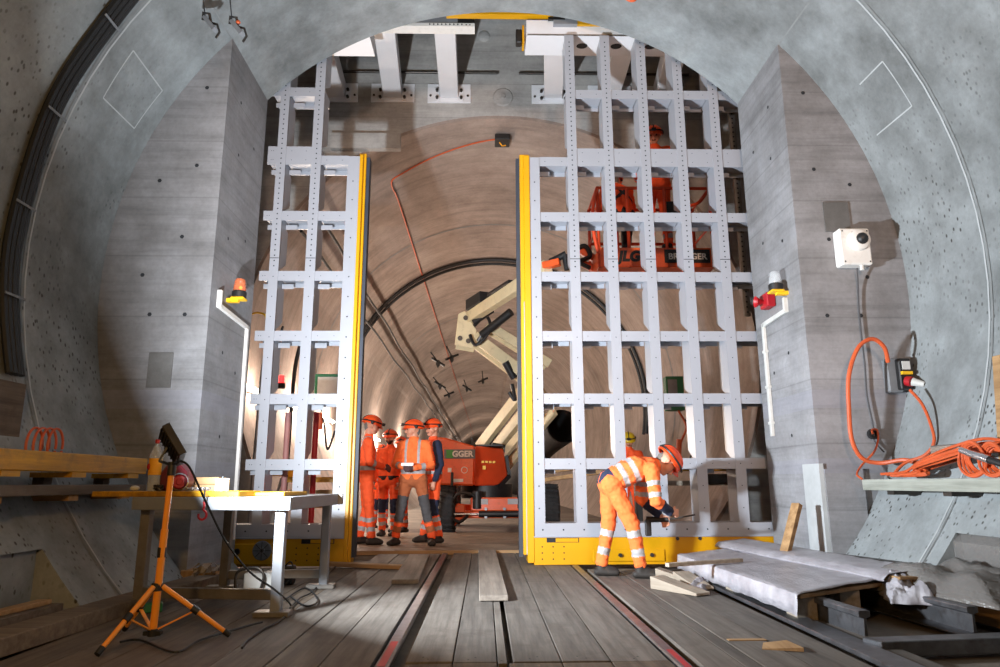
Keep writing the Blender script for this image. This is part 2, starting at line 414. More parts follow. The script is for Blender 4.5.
# paler concrete casing strip at the foot of the right pillar
MB().box(PX-.012, PX+.03, Y1-.02, Y1+.33, -.05, 1.05).build('trim_22', 'grout', kind='structure')
MB().box(PX+.032, PX+.40, Y1-.035, Y1+.02, -.05, 1.0).build('trim_23', 'pillar', kind='structure')
# patches left by boxed-out anchors
b = MB(); b.box(-3.47, -3.24, Y1-.012, Y1+.01, 1.78, 2.12); b.build('trim_24', 'block', kind='structure')
b = MB(); b.box(3.24, 3.5, Y1-.015, Y1+.01, 3.38, 3.7); b.build('trim_25', 'block', kind='structure')

# ------------------------------------------------------------------ track and deck
def rail_profile(): # half widths by height, head up at z=0
    return [(-.075, -.172), (.075, -.172), (.075, -.162), (.012, -.145), (.008, -.045), (.035, -.035), (.036, -.008), (.028, 0), (-.028, 0), (-.036, -.008), (-.035, -.035), (-.008, -.045), (-.012, -.145), (-.075, -.162)]
RG = 'rails of the track'
for x, y1, lab in ((-.75, 9.4, 'left rail of the track, worn steel with red paint mark'), (.75, 7.95, 'right rail of the track, rusty steel, running under the right gate leaf')):
    b = MB().prism([(x+p, q+.1*0-.0) for p, q in rail_profile()], 'y', 1.0, y1)
    b.box(x-.02, x+.02, 3.7, 4.25, 0, .0012, 1) if x < 0 else b.box(x-.012, x+.02, 3.6, 4.0, 0, .0012, 1)
    tag(b.build('track_rail', ['railsteel', 'red']), lab, 'rail', RG)
def plank(x0, x1, y0, y1, lab, mat='plank', z=-.002, t=.05, grp='deck planks', name='deck_plank', xa=0):
    j = random.uniform(-.003, .003); b = MB().box(x0+.003, x1-.003, y0, y1, z-t+j, z+j)
    for yy in (y0+.05, y0+.09): b.dots([((x0+x1)/2+random.uniform(-.04, .04), yy, z+j+.001)], .006, 1, 'z')
    return tag(b.build(name, [mat, 'hole'], bevel=.003), lab, 'plank', grp)
ords = ['first', 'second', 'third', 'fourth', 'fifth', 'sixth', 'seventh', 'eighth', 'ninth']
xs = [-.64, -.40, -.175, -.118, .15, .40, .70]
for i in range(6):
    if i == 2:
        plank(-.175, -.122, 3.76, 9.36, 'very narrow grey filler strip between the rails beside the wide dark gap', 'plank2'); continue
    x0 = xs[i]+(.022 if i == 3 else 0)
    plank(x0, xs[i+1], 3.78, 9.36, 'long grey deck plank between the rails, %s from the left rail' % ords[i if i < 2 else i-1], random.choice(('plank', 'plank2')))
for i in range(6):
    if i == 2: continue
    plank(xs[i], xs[i+1], 1.2, 3.76, 'short plank at the bottom edge between the rails, %s from the left rail' % ords[i if i < 2 else i-1], 'plank3')
xl = [-.80, -1.06, -1.33, -1.60, -1.88, -2.16, -2.44, -2.72]
for i in range(7):
    plank(xl[i+1], xl[i], 1.2, 7.85 if i > 2 else 9.3, 'grey-brown deck plank left of the track, %s out from the left rail' % ords[i], 'plank3' if i > 2 else 'plank2')
xr = [.83, 1.035, 1.125, 1.36, 1.66]
for i in range(4):
    plank(xr[i], xr[i+1], 1.2, 7.6, 'grey deck plank right of the track, %s out from the right rail' % ords[i], 'plank' if i % 2 else 'plank2')
tag(MB().box(1.145, 1.36, 4.19, 4.235, -.002, .004).build('board_edge', 'newwoodx'), 'orange fresh-cut wooden strip lying across the right-hand deck planks', 'wood strip')
b = MB(); b.add([(1.25, 3.98, .004), (1.45, 3.92, .02), (1.42, 4.06, .03), (1.3, 4.09, .012)], [(0, 1, 2, 3)]); b.add([(1.25, 3.98, .0), (1.45, 3.92, .0), (1.42, 4.06, .0), (1.3, 4.09, .0)], [(3, 2, 1, 0)])
b.add([(1.25, 3.98, .004), (1.45, 3.92, .02), (1.45, 3.92, 0), (1.25, 3.98, 0)], [(0, 1, 2, 3)])
tag(b.build('cardboard_scrap', 'newwood'), 'small curled brown scrap lying on the right-hand deck planks', 'scrap')
for i in range(13):
    y = 9.42+i*.27
    b = MB().box(-2.85, 2.85, y, y+.262, -.028, .022+random.uniform(-.002, .002))
    tag(b.build('cross_plank', ['xplank'], bevel=.003), 'brown cross board of the tunnel deck, %s' % ('at the pale front threshold' if i == 0 else 'number %d behind the front threshold board' % i), 'plank', 'cross boards of the tunnel deck')
tag(MB().box(-2.2, 1.7, 9.385, 9.418, -.02, .03).build('threshold_strip', 'newwoodx'), 'pale edging strip across the opening at the front of the cross boards', 'strip')
# loose boards on the deck
b = MB().box(-.11, .11, 0, 3.72, 0, .04)
o = tag(b.build('loose_board', 'looseboard', bevel=.004), 'pale rough board lying lengthwise in the middle of the track, raised on the deck', 'board', 'loose boards'); o.location = (-.17, 5.6, .002); o.rotation_euler = (0, 0, R(.6))
b = MB().box(-.12, .12, 0, 2.3, 0, .04)
o = tag(b.build('loose_board', 'looseboard', bevel=.004), 'pale board lying over the left rail just in front of the left gate leaf', 'board', 'loose boards'); o.location = (-.95, 6.55, .002); o.rotation_euler = (0, 0, R(2))
b = MB().box(-.55, .45, -.05, .07, 0, .04)
o = tag(b.build('loose_board', 'newwoodx', bevel=.004), 'short splintered board lying askew below the left gate post', 'board', 'loose boards'); o.location = (-1.45, 7.78, .004); o.rotation_euler = (0, R(1), R(-14))
# wooden wedges near the worker
for (x, y, l, w, rz, lab) in ((1.36, 6.0, .5, .16, 32, 'big pale wooden wedge nearest the track on the deck'), (1.56, 6.3, .42, .16, 12, 'pale wooden wedge behind the big one, leaning to the pallet'), (1.5, 6.7, .3, .14, 60, 'pale wood block topmost behind the two wedges')):
    b = MB().prism([(-l/2, 0), (l/2, 0), (l/2, .1), (-l/2, .02)], 'x', -w/2, w/2)
    o = tag(b.build('wooden_wedge', 'palewood', bevel=.003), lab, 'wedge', 'wooden wedges'); o.location = (x, y, .003); o.rotation_euler = (0, 0, R(rz))

# left: timbers along the wall
def slab_along(name, a, b_, w, h, mat, lab, cat, z=0, grp=None, seg=8, rag=0):
    a = Vector(a); b_ = Vector(b_); d = (b_-a); L = d.length; d.normalize(); m = MB(); p = []
    poly = [(0, 0)]+[(L*i/seg, 0) for i in range(1, seg)]+[(L, 0), (L-.02, w)]+[(L*(seg-i)/seg, w+random.uniform(-rag, rag)) for i in range(1, seg)]+[(0, w)]
    m.prism(poly, 'z', 0, h); o = m.build(name, mat, bevel=.004); o.location = (a.x, a.y, z); o.rotation_euler = (0, 0, math.atan2(d.y, d.x))
    return tag(o, lab, cat, grp)
slab_along('timber_beam', (-2.93, 2.2), (-2.62, 6.75), .24, .10, 'baulk', 'long heavy timber baulk lying on the deck beside the orange tripod', 'timber', -.02)
slab_along('timber_plank', (-3.2, 2.2), (-3.0, 4.9), .14, .14, 'plank3', 'dark plank lying between the long baulk and the left wall ledge', 'timber', -.02)
slab_along('splintered_board', (-3.2, 3.0), (-3.05, 4.85), .09, .03, 'newwood', 'ragged splintered pale board on top of the dark plank by the left ledge', 'board', .122, rag=.03)
# ------------------------------------------------------------------ the two sliding gate leaves
GY = 8.0; GD = .33                              # front plane, depth
BARS = [1.09, 1.83, 2.57, 3.30, 4.06, 4.79]     # heights of the cross bars, lower frame
UP = [4.91, 5.72]                               # upper frame
def gate_post(root, x0, x1, ztop, perf, nm='post'):
    cells = [(.43, BARS[0])]+list(zip(BARS, BARS[1:]))+[(UP[0], UP[1]), (UP[1], ztop+.2)]
    prof = [(GY, .3), (GY+GD, .3), (GY+GD, .43)]
    for (a, c) in cells:
        if a > ztop: break
        a2, c2 = a+.06, c-.06
        if c2 > ztop: prof += [(GY+GD, a2), (GY+.03, a2+.002), (GY+GD, a2+.2), (GY+GD, ztop)]; break
        if a < .5: prof += [(GY+GD, c2)]
        elif a < 2.4: prof += [(GY+GD, a2), (GY+.14, a2+.002), (GY+GD, a2+.1), (GY+GD, c2)]
        else: prof += [(GY+GD, a2), (GY+.04, a2+.002), (GY+GD, a2+.17), (GY+GD, c2-.05), (GY+GD-.1, c2)]
        prof += [(GY+GD, c2+.002)]
    if prof[-1][1] < ztop: prof.append((GY+GD, ztop))
    prof.append((GY, ztop))
    b = MB().prism(prof, 'x', x0+.012, x1-.012)
    b.box(x0, x1, GY-.004, GY+.014, .3, ztop)
    xm = (x0+x1)/2
    z = .6
    pts = []
    while z < min(ztop, 3.3): pts.append((xm, GY-.006, z)); z += .2443
    b.dots(pts, .0065, 1)
    pts = []
    if perf:
        z = 3.42
        while z < ztop-.08: pts.append((xm, GY-.006, z)); z += .066
        b.dots(pts, .0095, 1)
        b.box(x0, x1, GY-.0055, GY, 3.515, 3.523, 1)
    return b.build(nm, ['white', 'hole'], root)
def cross_bars(root, x0, x1, z, h=.12, yoff=.006):
    b = MB().box(x0, x1, GY+yoff, GY+yoff+.014, z-h/2, z+h/2)
    b.box(x0, x1, GY+.02, GY+GD-.02, z-.008, z+.008); b.box(x0, x1, GY+GD-.02, GY+GD-.005, z-h/2, z+h/2)
    return b
def cross_bar(root, segs, z, nm='cross_bar'):
    b = MB()
    for (a, c) in segs:
        q = cross_bars(root, a, c, z); b.v, base = b.v, len(b.v)
        b.add(q.v, q.f)
        b.dots([(a+.07, GY+.0045, z), (c-.07, GY+.0045, z)], .005, 1)
        # gusset plate under the bar beside the post
        b.box(a, a+.14, GY+.19, GY+.2, z-.11, z-.05)
    return b.build(nm, ['white', 'hole'], root)
def gate(side):
    if side > 0:
        root = empty('sliding_gate', 'wider right leaf of the tall white lattice gate, worker bent before its yellow foot', 'gate', (1.7, GY, 0))
        stile = (.305, .435); posts = [(.785, .905), (1.245, 1.365), (1.705, 1.825), (2.165, 2.285), (2.61, 2.73)]; end = 3.35
        edge = (.19, .305); seal = (.145, .19); base = (.305, 3.35); deep = (.235, .31)
    else:
        root = empty('sliding_gate', 'narrow left leaf of the white lattice gate with yellow foot, behind the steel table', 'gate', (-2.3, GY, 0))
        stile = (-1.935, -1.785); posts = [(-2.385, -2.265), (-2.81, -2.70)]; end = -2.925
        edge = (-1.80, -1.715); seal = (-1.715, -1.675); base = (-3.2, -1.75); deep = (-1.785, -1.745)
    objs = []
    ztop = 4.84
    b = MB().box(stile[0], stile[1], GY-.004, GY+GD, .3, ztop)
    pts = [((stile[0]+stile[1])/2, GY-.006, .6+.2443*i) for i in range(17)]; b.dots(pts, .009, 1)
    objs.append(b.build('edge_stile', ['white', 'hole'], root))
    for i, (a, c) in enumerate(posts): objs.append(gate_post(root, a, c, 6.56, True))
    allp = sorted([stile]+posts); segs = [(allp[i][1]-.001, allp[i+1][0]+.001) for i in range(len(allp)-1)]
    if side > 0: segs.append((posts[-1][1], end))
    else: segs.insert(0, (end, posts[-1][0]))
    for z in BARS: objs.append(cross_bar(root, segs, z))
    usegs = [s for s in segs if not (side > 0 and s[0] < .6) and not (side < 0 and s[1] > -2.0)]
    for z in UP: objs.append(cross_bar(root, usegs, z))
    lo, hi = (stile[0], end) if side > 0 else (base[0], stile[1])
    b = MB().box(lo, hi, GY-.006, GY+GD, .3, .44); b.box(lo, hi, GY-.03, GY, .29, .305)
    b.dots([(lo+.1+.23*i, GY-.008, .37) for i in range(int((hi-lo)/.23))], .01, 1)
    objs.append(b.build('sill', ['white', 'hole'], root))
    b = MB().box(base[0], base[1], GY-.012, GY+GD+.1, .0, .3)
    x = base[0]+.14 if side > 0 else base[1]-.5
    b.box(x, x+.36, GY-.0135, GY-.011, .235, .285, 1); b.box(x+.1, x+.35, GY-.016, GY-.012, .24, .28, 0)
    b.dots([(x-.05+.12*i, GY-.0135, .19-.065*j) for i in range(3) for j in range(3)], .009, 1)
    objs.append(b.build('foot_beam', ['yellow', 'hole'], root, bevel=.006))
    # yellow nosing: two stepped strips, then dark rubber seal
    b = MB().box(edge[0]+.0, edge[1], GY+.04, GY+.2, .10 if side > 0 else .02, 4.9)
    b.box(deep[0], deep[1], GY-.02, GY+GD, .02, 4.86)
    b.box(edge[0]+.035, edge[0]+.05, GY+.03, GY+.045, .1, 3.0, 1)
    objs.append(b.build('edge_nosing', ['yellow', 'white'], root, bevel=.006))
    b = MB().box(seal[0], seal[1]-.001, GY+.07, GY+.19, .08, 4.86)
    objs.append(b.build('rubber_seal', ['navysteel'], root))
    if side > 0:
        b = MB()
        b.box(2.99, 3.07, GY+GD+.02, GY+GD+.06, 2.9, 6.2); b.dots([(3.03, GY+GD+.018, 2.95+.066*i) for i in range(49)], .013, 1)
        objs.append(b.build('rear_guide_post', ['tablesteel', 'hole'], root))
        b = MB().box(.95, 1.75, GY-.03, GY-.012, .03, .16)
        objs.append(b.build('roller_bracket', ['yellow'], root, bevel=.01))
        for xx in (1.25, 1.42, 1.6):
            objs.append(MB().cyl((xx, GY-.055, .1), (xx, GY-.03, .1), .022, seg=8).build('bolt_head', ['darksteel'], root))
        for xx in (1.9, 2.15):
            objs.append(MB().cyl((xx, GY-.02, .27), (xx, GY+.02, .27), .02, seg=8).build('bolt_head', ['darksteel'], root))
    else:
        b = MB().box(-3.05, -2.55, GY-.05, GY-.012, .02, .24, 0)
        objs.append(b.build('roller_housing', ['yellow'], root, bevel=.008))
        b = MB().lathe([(0, .02), (.03, .02), (.035, .012), (.095, .012), (.105, 0)], (-2.66, GY-.05, .17), 20, 0, (0, -1, 0))
        for k_ in range(8): a = R(45*k_); b.beam((-2.66, GY-.068, .17), (-2.66+.095*math.cos(a), GY-.064, .17+.095*math.sin(a)), .006, .006, 1)
        objs.append(b.build('round_vent', ['grey', 'black'], root))
        objs.append(MB().lathe([(0, .02), (.03, .02), (.035, 0)], (-2.93, GY-.05, .16), 12, 0, (0, -1, 0)).build('bolt_head', ['black'], root))
    for o in objs: o.location = -root.location
    return root
gate(1); gate(-1)

# overhead track and cantilevers
def shifted(root, *objs):
    for o in objs: o.location = Vector(o.location)-root.location
t = empty('track_beam', 'white box beam with oval holes over the right gate leaf', 'beam', (1.7, 8.3, 6.5), 0, 'overhead gate track beams')
b = MB().box(.30, 3.6, 8.06, 8.5, 6.6, 6.82)
b.box(.31, 3.6, 8.052, 8.06, 6.595, 6.61, 1)
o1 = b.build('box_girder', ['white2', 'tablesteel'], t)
b = MB()
for (a, c) in ((.905, 1.245), (1.365, 1.705), (1.825, 2.165), (2.285, 2.61)):
    m_ = (a+c)/2-.02; vs = [(m_+.075*math.cos(R(20*i)), 8.28+.06*math.sin(R(20*i)), 6.598) for i in range(18)]
    b.add(vs, [tuple(range(18))])
o2 = b.build('cable_hole', ['hole'], t)
shifted(t, o1, o2)
t = empty('track_beam', 'white box beam over the left gate leaf, its cut end showing beside the arch', 'beam', (-2.2, 8.3, 6.5), 0, 'overhead gate track beams')
b = MB().box(-3.0, -1.74, 8.06, 8.5, 6.56, 6.78)
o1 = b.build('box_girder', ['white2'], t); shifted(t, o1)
t = empty('track_plate', 'perforated pinkish-white top track plate crossing above the left cantilevers', 'beam', (-1.4, 8.6, 7.0))
b = MB().box(-3.0, -.385, 8.45, 8.62, 7.0, 7.05); b.dots([(-1.0+.055*i, 8.449, 7.025) for i in range(9)]+[(-.5, 8.449, 7.025), (-.45, 8.449, 7.025)], .011, 1); b.dots([(-1.0+.055*i, 8.449, 7.04) for i in range(9)], .006, 1)
o1 = b.build('track_flange', ['whitep', 'hole'], t)
o2 = MB().box(-3.0, -.62, 8.47, 8.6, 7.052, 7.2).build('track_box', ['galv'], t)
o3 = MB().box(-.62, -.39, 8.47, 8.6, 7.06, 7.16).build('end_stop', ['black'], t); shifted(t, o1, o2, o3)
CG = 'white cantilever beams bracing the track back to the wall'
for x, xr_, lab in ((-2.72, -2.62, 'white cantilever partly hidden behind the left gate post, lit brown'), (-1.78, -1.66, 'white cantilever beam with base plate, second from the left, slanting'), (-.84, -.81, 'broad bright white cantilever with base plate, left of the middle'), (.9, .72, 'white cantilever next to the right gate track, beside the round wall disc'), (1.85, 1.7, 'white cantilever behind the right leaf, seen between the second and third post'), (2.75, 2.45, 'rightmost white cantilever, half seen behind the right gate leaf')):
    t = empty('cantilever_beam', lab, 'beam', (x, Y3, 7.28), 0, CG)
    yf = 8.62 if x < 0 else 8.5
    a = Vector((xr_, yf, 7.27 if x < 0 else 6.97)); c = Vector((x, Y3-.03, 7.3))
    b = MB().beam(a, c, .3, .28)
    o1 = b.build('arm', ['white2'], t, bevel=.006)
    b = MB().box(x-.36, x+.36, Y3-.03, Y3, 7.08, 7.42)
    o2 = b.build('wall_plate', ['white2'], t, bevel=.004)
    os = [o1, o2]
    b = MB()
    for s_ in (-1, 1):
        b.box(x+s_*.2-.045+s_*.0, x+s_*.2+.045, Y3-.05, Y3-.03, 7.1, 7.34)
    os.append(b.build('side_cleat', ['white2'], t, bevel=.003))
    for s_ in (-1, 1):
        for zz in (7.15, 7.28): os.append(MB().cyl((x+s_*.2, Y3-.09, zz), (x+s_*.2, Y3-.05, zz), .026, seg=6).build('bolt', ['darksteel'], t))
        os.append(MB().cyl((x+s_*.31, Y3-.045, 7.2), (x+s_*.31, Y3-.03, 7.2), .02, seg=6).build('bolt', ['darksteel'], t))
    shifted(t, *os)
for (x0, x1, lab) in ((-2.9, -.02, 'left steel rod running along the chamber wall behind the cantilevers'), (.33, 3.2, 'right steel rod running along the chamber wall')):
    tag(MB().cyl((x0, Y3-.05, 7.62), (x1, Y3-.05, 7.62), .022, seg=10).build('wall_rod', 'darksteel'), lab, 'rod', 'rods on the chamber wall')
tag(MB().lathe([(0, .05), (.035, .05), (.04, .03), (.06, .025), (.15, .02), (.17, 0)], (.06, Y3, 7.2), 24, 0, (0, -1, 0)).build('wall_anchor', 'chamber'), 'round concrete anchor disc with a dark bolt in the chamber wall between the cantilevers', 'wall anchor')
tag(MB().lathe([(0, .03), (.05, .03), (.1, .01), (.11, 0)], (-.26, Y3, 8.35), 20, 0, (0, -1, 0)).build('wall_anchor', 'chamber'), 'smaller round anchor disc higher on the chamber wall beside the broad white cantilever', 'wall anchor')
t = empty('junction_box', 'small black junction box with orange cable under the far tunnel crown', 'junction box', tuple(at(502, 143.5, Y=11.2)))
p0 = at(502, 143.5, Y=10.9)
p0.z = 6.78; p0 = Vector((.06, 10.72+.5, 6.74)); t.location = p0
MB().box(-.13, .13, -.16, .16, -.04, .06).build('case', 'black', t, bevel=.01); MB().tube([(-.05, -.05, -.05), (0, 0, -.09), (.06, .02, -.07)], .012).build('cable_tail', 'tarp', t)
# orange cable that leaves the box, follows the crown and runs along the tunnel roof
def on_bore(y, ang, r=TR-.02): return Vector((r*math.cos(R(ang)), y, TZ+r*math.sin(R(ang))))
pts = [(-.07, 11.2, 6.76)]+[on_bore(11.25+.07*i, 91+3.1*i) for i in range(1, 10)]+[on_bore(12.2, 119.5)]+[on_bore(12.8+3*i, 119-.25*i) for i in range(0, 24)]
tag(MB().tube(spline(pts, 3), .014, 6).build('roof_cable', 'orangecable'), 'thin orange cable from the black box away along the tunnel roof', 'cable')
# yellow line over the arch, yellow guide plate, buffer
tag(MB().box(-.75, .95, 8.0, 8.1, 6.86, 6.92).build('arch_strip', 'yellow'), 'yellow steel strip peeping out under the crown of the concrete arch', 'strip')
t = empty('guide_plate', 'yellow steel plate with three holes on top of the right track beam', 'plate', (1.2, 8.0, 6.72))
b = MB().box(-.24, .5, 0, .04, .0, .22); b.dots([(-.15+.17*i, -.002, .1) for i in range(4)], .026, 1); b.build('plate', ['yellow', 'hole'], t)
MB().box(-.55, -.24, -.01, .12, -.0, .15).build('white_block', 'galv', t); MB().box(-.62, -.4, -.02, .02, .06, .09).build('latch', 'black', t)
t = empty('rubber_buffer', 'black and yellow buffer on the left end of the right track beam', 'buffer', (.30, 8.3, 6.72))
MB().box(-.13, -.05, -.06, .06, -.1, .1).build('pad', 'black', t, bevel=.01); MB().box(-.045, -.02, -.08, .08, -.14, .14).build('striker', 'yellow', t); MB().cyl((-.02, 0, 0), (.0, 0, 0), .03).build('stem', 'galv', t)
t = empty('rubber_buffer', 'small yellow latch on the tip of the second white cantilever', 'buffer', (-1.72, 8.45, 6.98))
MB().box(-.05, .0, -.05, .05, -.06, .06).build('pad', 'black', t); MB().prism([(0, -.08), (.05, -.08), (.01, .08), (-.04, .08)], 'y', -.06, -.02).build('striker', 'yellow', t)

# ------------------------------------------------------------------ fittings on the near lining and pillars
# bundle of black cables round the bore on the left
CG2 = 'black cables clipped round the left of the near bore'
for k_, (yy, rr_, wd) in enumerate(((5.25, .028, 'outermost, nearest the camera'), (5.30, .03, 'thick, second from the camera'), (5.355, .03, 'thick, third from the camera'), (5.40, .022, 'innermost, next to the pillar'))):
    pts = [((TR-.05)*math.cos(R(a)), yy+.012*math.sin(a*.3), TZ+(TR-.05)*math.sin(R(a))) for a in np.linspace(96, 196, 70)]
    tag(MB().tube(pts, rr_, 8).build('black_cable', 'black'), 'black cable of the bundle round the bore, '+wd, 'cable', CG2)
for i, a in enumerate((137.5, 150.5, 164, 176, 187)):
    b = MB(); r_ = TR-.095
    tdir = Vector((-math.sin(R(a)), 0, math.cos(R(a)))); rd = Vector((math.cos(R(a)), 0, math.sin(R(a))))
    c = rd*r_+Vector((0, 0, TZ)); b.beam(c+Vector((0, 5.2, 0)), c+Vector((0, 5.44, 0)), .02, .006, 0, rd)
    tag(b.build('cable_clip', 'grey'), 'clip strap over the black cable bundle, number %d from the top of the photo' % (i+1), 'clip', 'clips on the cable bundle')
b = MB().box(-3.8, -3.7, 4.95, 5.3, 1.1, 1.62)
tag(b.build('upright_board', 'plank3', bevel=.004), 'tall brown upright board at the left edge below the end of the black cables', 'board')
# rotating beacons with conduits
def beacon(root, dome, lit):
    MB().box(-.07, .07, -.07, .07, -.035, -.01).build('mounting_plate', 'yplastic', root, bevel=.01)
    MB().lathe([(0, -.01), (.072, -.01), (.075, .05), (.06, .065), (0, .065)], seg=20).build('beacon_base', 'black', root)
    MB().lathe([(.066, .06), (.062, .11), (.056, .17), (.045, .19), (0, .195)], seg=20).build('dome', dome, root)
    if lit: MB().ball((.01, 0, .1), .018).build('bulb', 'beaconlit', root)
t = empty('warning_beacon', 'lit amber beacon on a yellow bracket on the left concrete pillar', 'beacon', (-PX+.12, 7.12, 2.80)); beacon(t, 'amber', True)
MB().box(-.12, 0, -.03, .03, -.06, -.02).build('bracket', 'yplastic', t)
b = MB(); x = -PX+.02
b.beam((x, 6.86, 2.80), (x, 6.86, 2.62), .05, .035); b.beam((x, 6.84, 2.64), (x, 7.72, 2.60), .035, .05); b.beam((x, 7.72, 2.62), (x, 7.76, .3), .035, .05)
tag(b.build('conduit', 'whitep', bevel=.004), 'white cable conduit stepping down the left pillar under the amber beacon', 'conduit', 'pillar conduits')
t = empty('warning_beacon', 'clear-domed beacon on a yellow bracket beside a red horn on the right concrete pillar', 'beacon', (PX-.12, 7.0, 2.86)); beacon(t, 'bubble', False)
MB().box(0, .12, -.03, .03, -.06, -.02).build('bracket', 'yplastic', t)
t = empty('alarm_horn', 'red alarm horn on the side of the right concrete pillar, left of the beacon', 'horn', (PX-.08, 7.38, 2.83))
MB().box(-.02, .08, -.09, .12, -.07, .09).build('casing', 'red', t, bevel=.012); MB().lathe([(.02, 0), (.03, .03), (.06, .08), (.065, .085)], (-.02, .02, 0), 16, 0, (-1, 0, 0)).build('horn_mouth', 'red', t)
b = MB(); x = PX-.02
b.beam((x, 7.03, 2.78), (x, 7.03, 2.62), .05, .035); b.beam((x, 7.03, 2.64), (x, 7.64, 2.62), .035, .05); b.beam((x, 7.64, 2.64), (x, 7.64, 1.37), .035, .05)
for zz in (2.3, 1.9, 1.5): b.box(x-.025, x+.02, 7.6, 7.68, zz, zz+.03)
tag(b.build('conduit', 'lgrey', bevel=.004), 'pale conduit stepping down the right pillar under the red horn', 'conduit', 'pillar conduits')
# camera box
t = empty('camera_box', 'white wall box with a round black camera eye on the right pillar face', 'camera', (3.47, Y1, 3.2))
MB().box(-.16, .145, -.14, -.0, -.21, .17).build('housing', 'whitep', t, bevel=.012)
b = MB().lathe([(0, .06), (.085, .06), (.105, .045), (.11, 0)], (.02, -.14, .04), 24, 0, (0, -1, 0)); b.dots([(.12, -.142, -.18), (.12, -.142, .14), (-.13, -.142, .14), (-.13, -.142, -.18)], .009, 1); b.build('lens_ring', ['whitep', 'hole'], t)
MB().ball((0.03, -.195, .04), .06).build('lens_dome', 'black', t); MB().cyl((.05, -.1, -.26), (.05, -.1, -.2), .022).build('cable_gland', 'lgrey', t)
MB().dots if 0 else None
P = lambda x, y, d=.03: at(x, y, Y=Y1-d)
pts = [P(857, 268, .1), P(858, 285, .04), P(859, 310), P(862, 340), P(865, 365), P(867, 395), P(873, 425), P(874, 440), P(884, 452)]
tag(MB().tube(spline(pts, 6), .008, 6).build('camera_cable', 'greycloth'), 'thin grey cable hanging from the white camera box down the right pillar', 'cable')
# socket box
sp = at(894, 377, Y=Y1)
t = empty('socket_box', 'socket box with yellow flap and red plug on the right pillar', 'socket box', tuple(sp))
MB().box(-.11, .03, -.09, 0, -.16, .17).build('casing', 'grey', t, bevel=.01)
MB().box(-.03, .09, -.15, -.02, -.14, .16).build('socket_block', 'black', t, bevel=.01)
MB().box(-.0, .075, -.16, -.15, .05, .13).build('window', 'lgrey', t); MB().box(-.02, .08, -.18, -.15, .0, .03).build('flap', 'yplastic', t)
b = MB().cyl((.03, -.15, -.06), (.05, -.20, -.075), .048, .048, 16, 0); b.cyl((.05, -.20, -.075), (.12, -.27, -.11), .04, .026, 16, 1); b.build('plug', ['red', 'lgrey'], t)
# orange cables on right wall
pts = [at(888, 362, Y=Y1-.18), at(884, 347, Y=Y1-.24), at(872, 339, Y=Y1-.26), at(858, 348, Y=Y1-.26), at(849, 375, Y=Y1-.25), at(849, 410, Y=Y1-.22), at(852, 440, Y=Y1-.2), at(862, 458, Y=Y1-.2), at(880, 463, Y=Y1-.25), at(905, 460, Y=Y1-.4), at(922, 466, Y=Y1-.5), at(930, 474, Y=Y1-.6), at(932, 480, Y=Y1-.6)]
tag(MB().tube(spline(pts, 8), .02, 8).build('orange_cable', 'orangecable'), 'thick orange cable looping from the top of the socket box down to the shelf', 'cable', 'orange power cables')
pts = [at(910, 390, Y=Y1-.36), at(922, 404, Y=Y1-.5), at(931, 425, Y=Y1-.6), at(934, 442, Y=Y1-.65), at(925, 455, Y=Y1-.6), at(905, 463, Y=Y1-.5), at(893, 475, Y=Y1-.5)]
tag(MB().tube(spline(pts, 8), .014, 8).build('orange_cable', 'orangecable'), 'orange cable from the red plug hanging in a curve in front of the lining', 'cable', 'orange power cables')
pts = [at(873, 434, Y=Y1-.06), at(872, 430, Y=Y1-.06), at(877, 430, Y=Y1-.06), at(878, 440, Y=Y1-.06), at(874, 452, Y=Y1-.08), at(862, 465, Y=Y1-.12), at(857, 474, Y=Y1-.2), at(862, 479, Y=Y1-.3)]
tag(MB().tube(spline(pts, 8), .010, 6).build('orange_cable', 'orangecable'), 'thin orange cable hooked on the pillar above the shelf end', 'cable', 'orange power cables')
tag(MB().lathe([(.03, -.02), (.05, -.02), (.05, .02), (.03, .02)], at(873, 434, Y=Y1-.04), 14, 0, (0, 1, 0)).build('wall_hook', 'black'), 'small black wall hook with the thin orange cable through it', 'hook')
# right shelf of planks on brackets
t = empty('shelf_plank', 'pale shelf plank on brackets along the right wall carrying orange cable coils', 'shelf', (3.3, 5, .85))
b = MB().box(3.2, 3.46, 1.0, 6.42, .805, .9); o1 = b.build('board', 'shelf', t, bevel=.004)
os = [o1]
for yy in (6.05, 5.3, 4.5):
    os.append(MB().box(3.24, 3.6, yy-.05, yy+.05, .77, .803).build('bracket', 'darksteel', t))
shifted(t, *os)
# bundle of orange cable lying on the shelf
for i in range(13):
    w = random.uniform(-1, 1); h_ = random.uniform(0, 1); k_ = 3.27+.16*random.random()
    y_end = 6.25-.35*random.random()
    pts = [(3.3+.05*w, y_end, .925+.02*h_), (3.27+.1*random.random(), y_end-.25, .93+.03*h_), (k_, 5.75, .97+.07*h_), (k_+.03*w, 5.4, 1.03+.1*h_+.02*w), (k_+.03, 5.05, 1.08+.1*h_), (k_, 4.75, 1.06+.09*h_), (k_-.02, 4.4, 1.0+.1*h_), (k_, 4.0, .96+.05*h_)]
    tag(MB().tube(spline(pts, 6), .0125, 6).build('cable_strand', 'orangecable'), 'orange cable strand of the long bundle heaped on the right shelf', 'cable', 'orange cable strands heaped on the right shelf')
for (yc, rr_, lab) in ((4.98, .125, 'left of the two upright orange cable coils on the right shelf'), (4.78, .115, 'right of the two upright orange cable coils on the right shelf')):
    b = MB()
    for q in range(5):
        pts = [(3.24+.012*q+.01*math.sin(a*2+q), yc+(rr_-.012*q)*math.cos(a)*1.1, .9+rr_+.012+(rr_-.008*q)*math.sin(a)) for a in np.linspace(0, 2*math.pi, 30)]
        b.tube(pts, .010, 6)
    tag(b.build('cable_coil', 'orangecable'), lab, 'cable coil', 'cable coils')
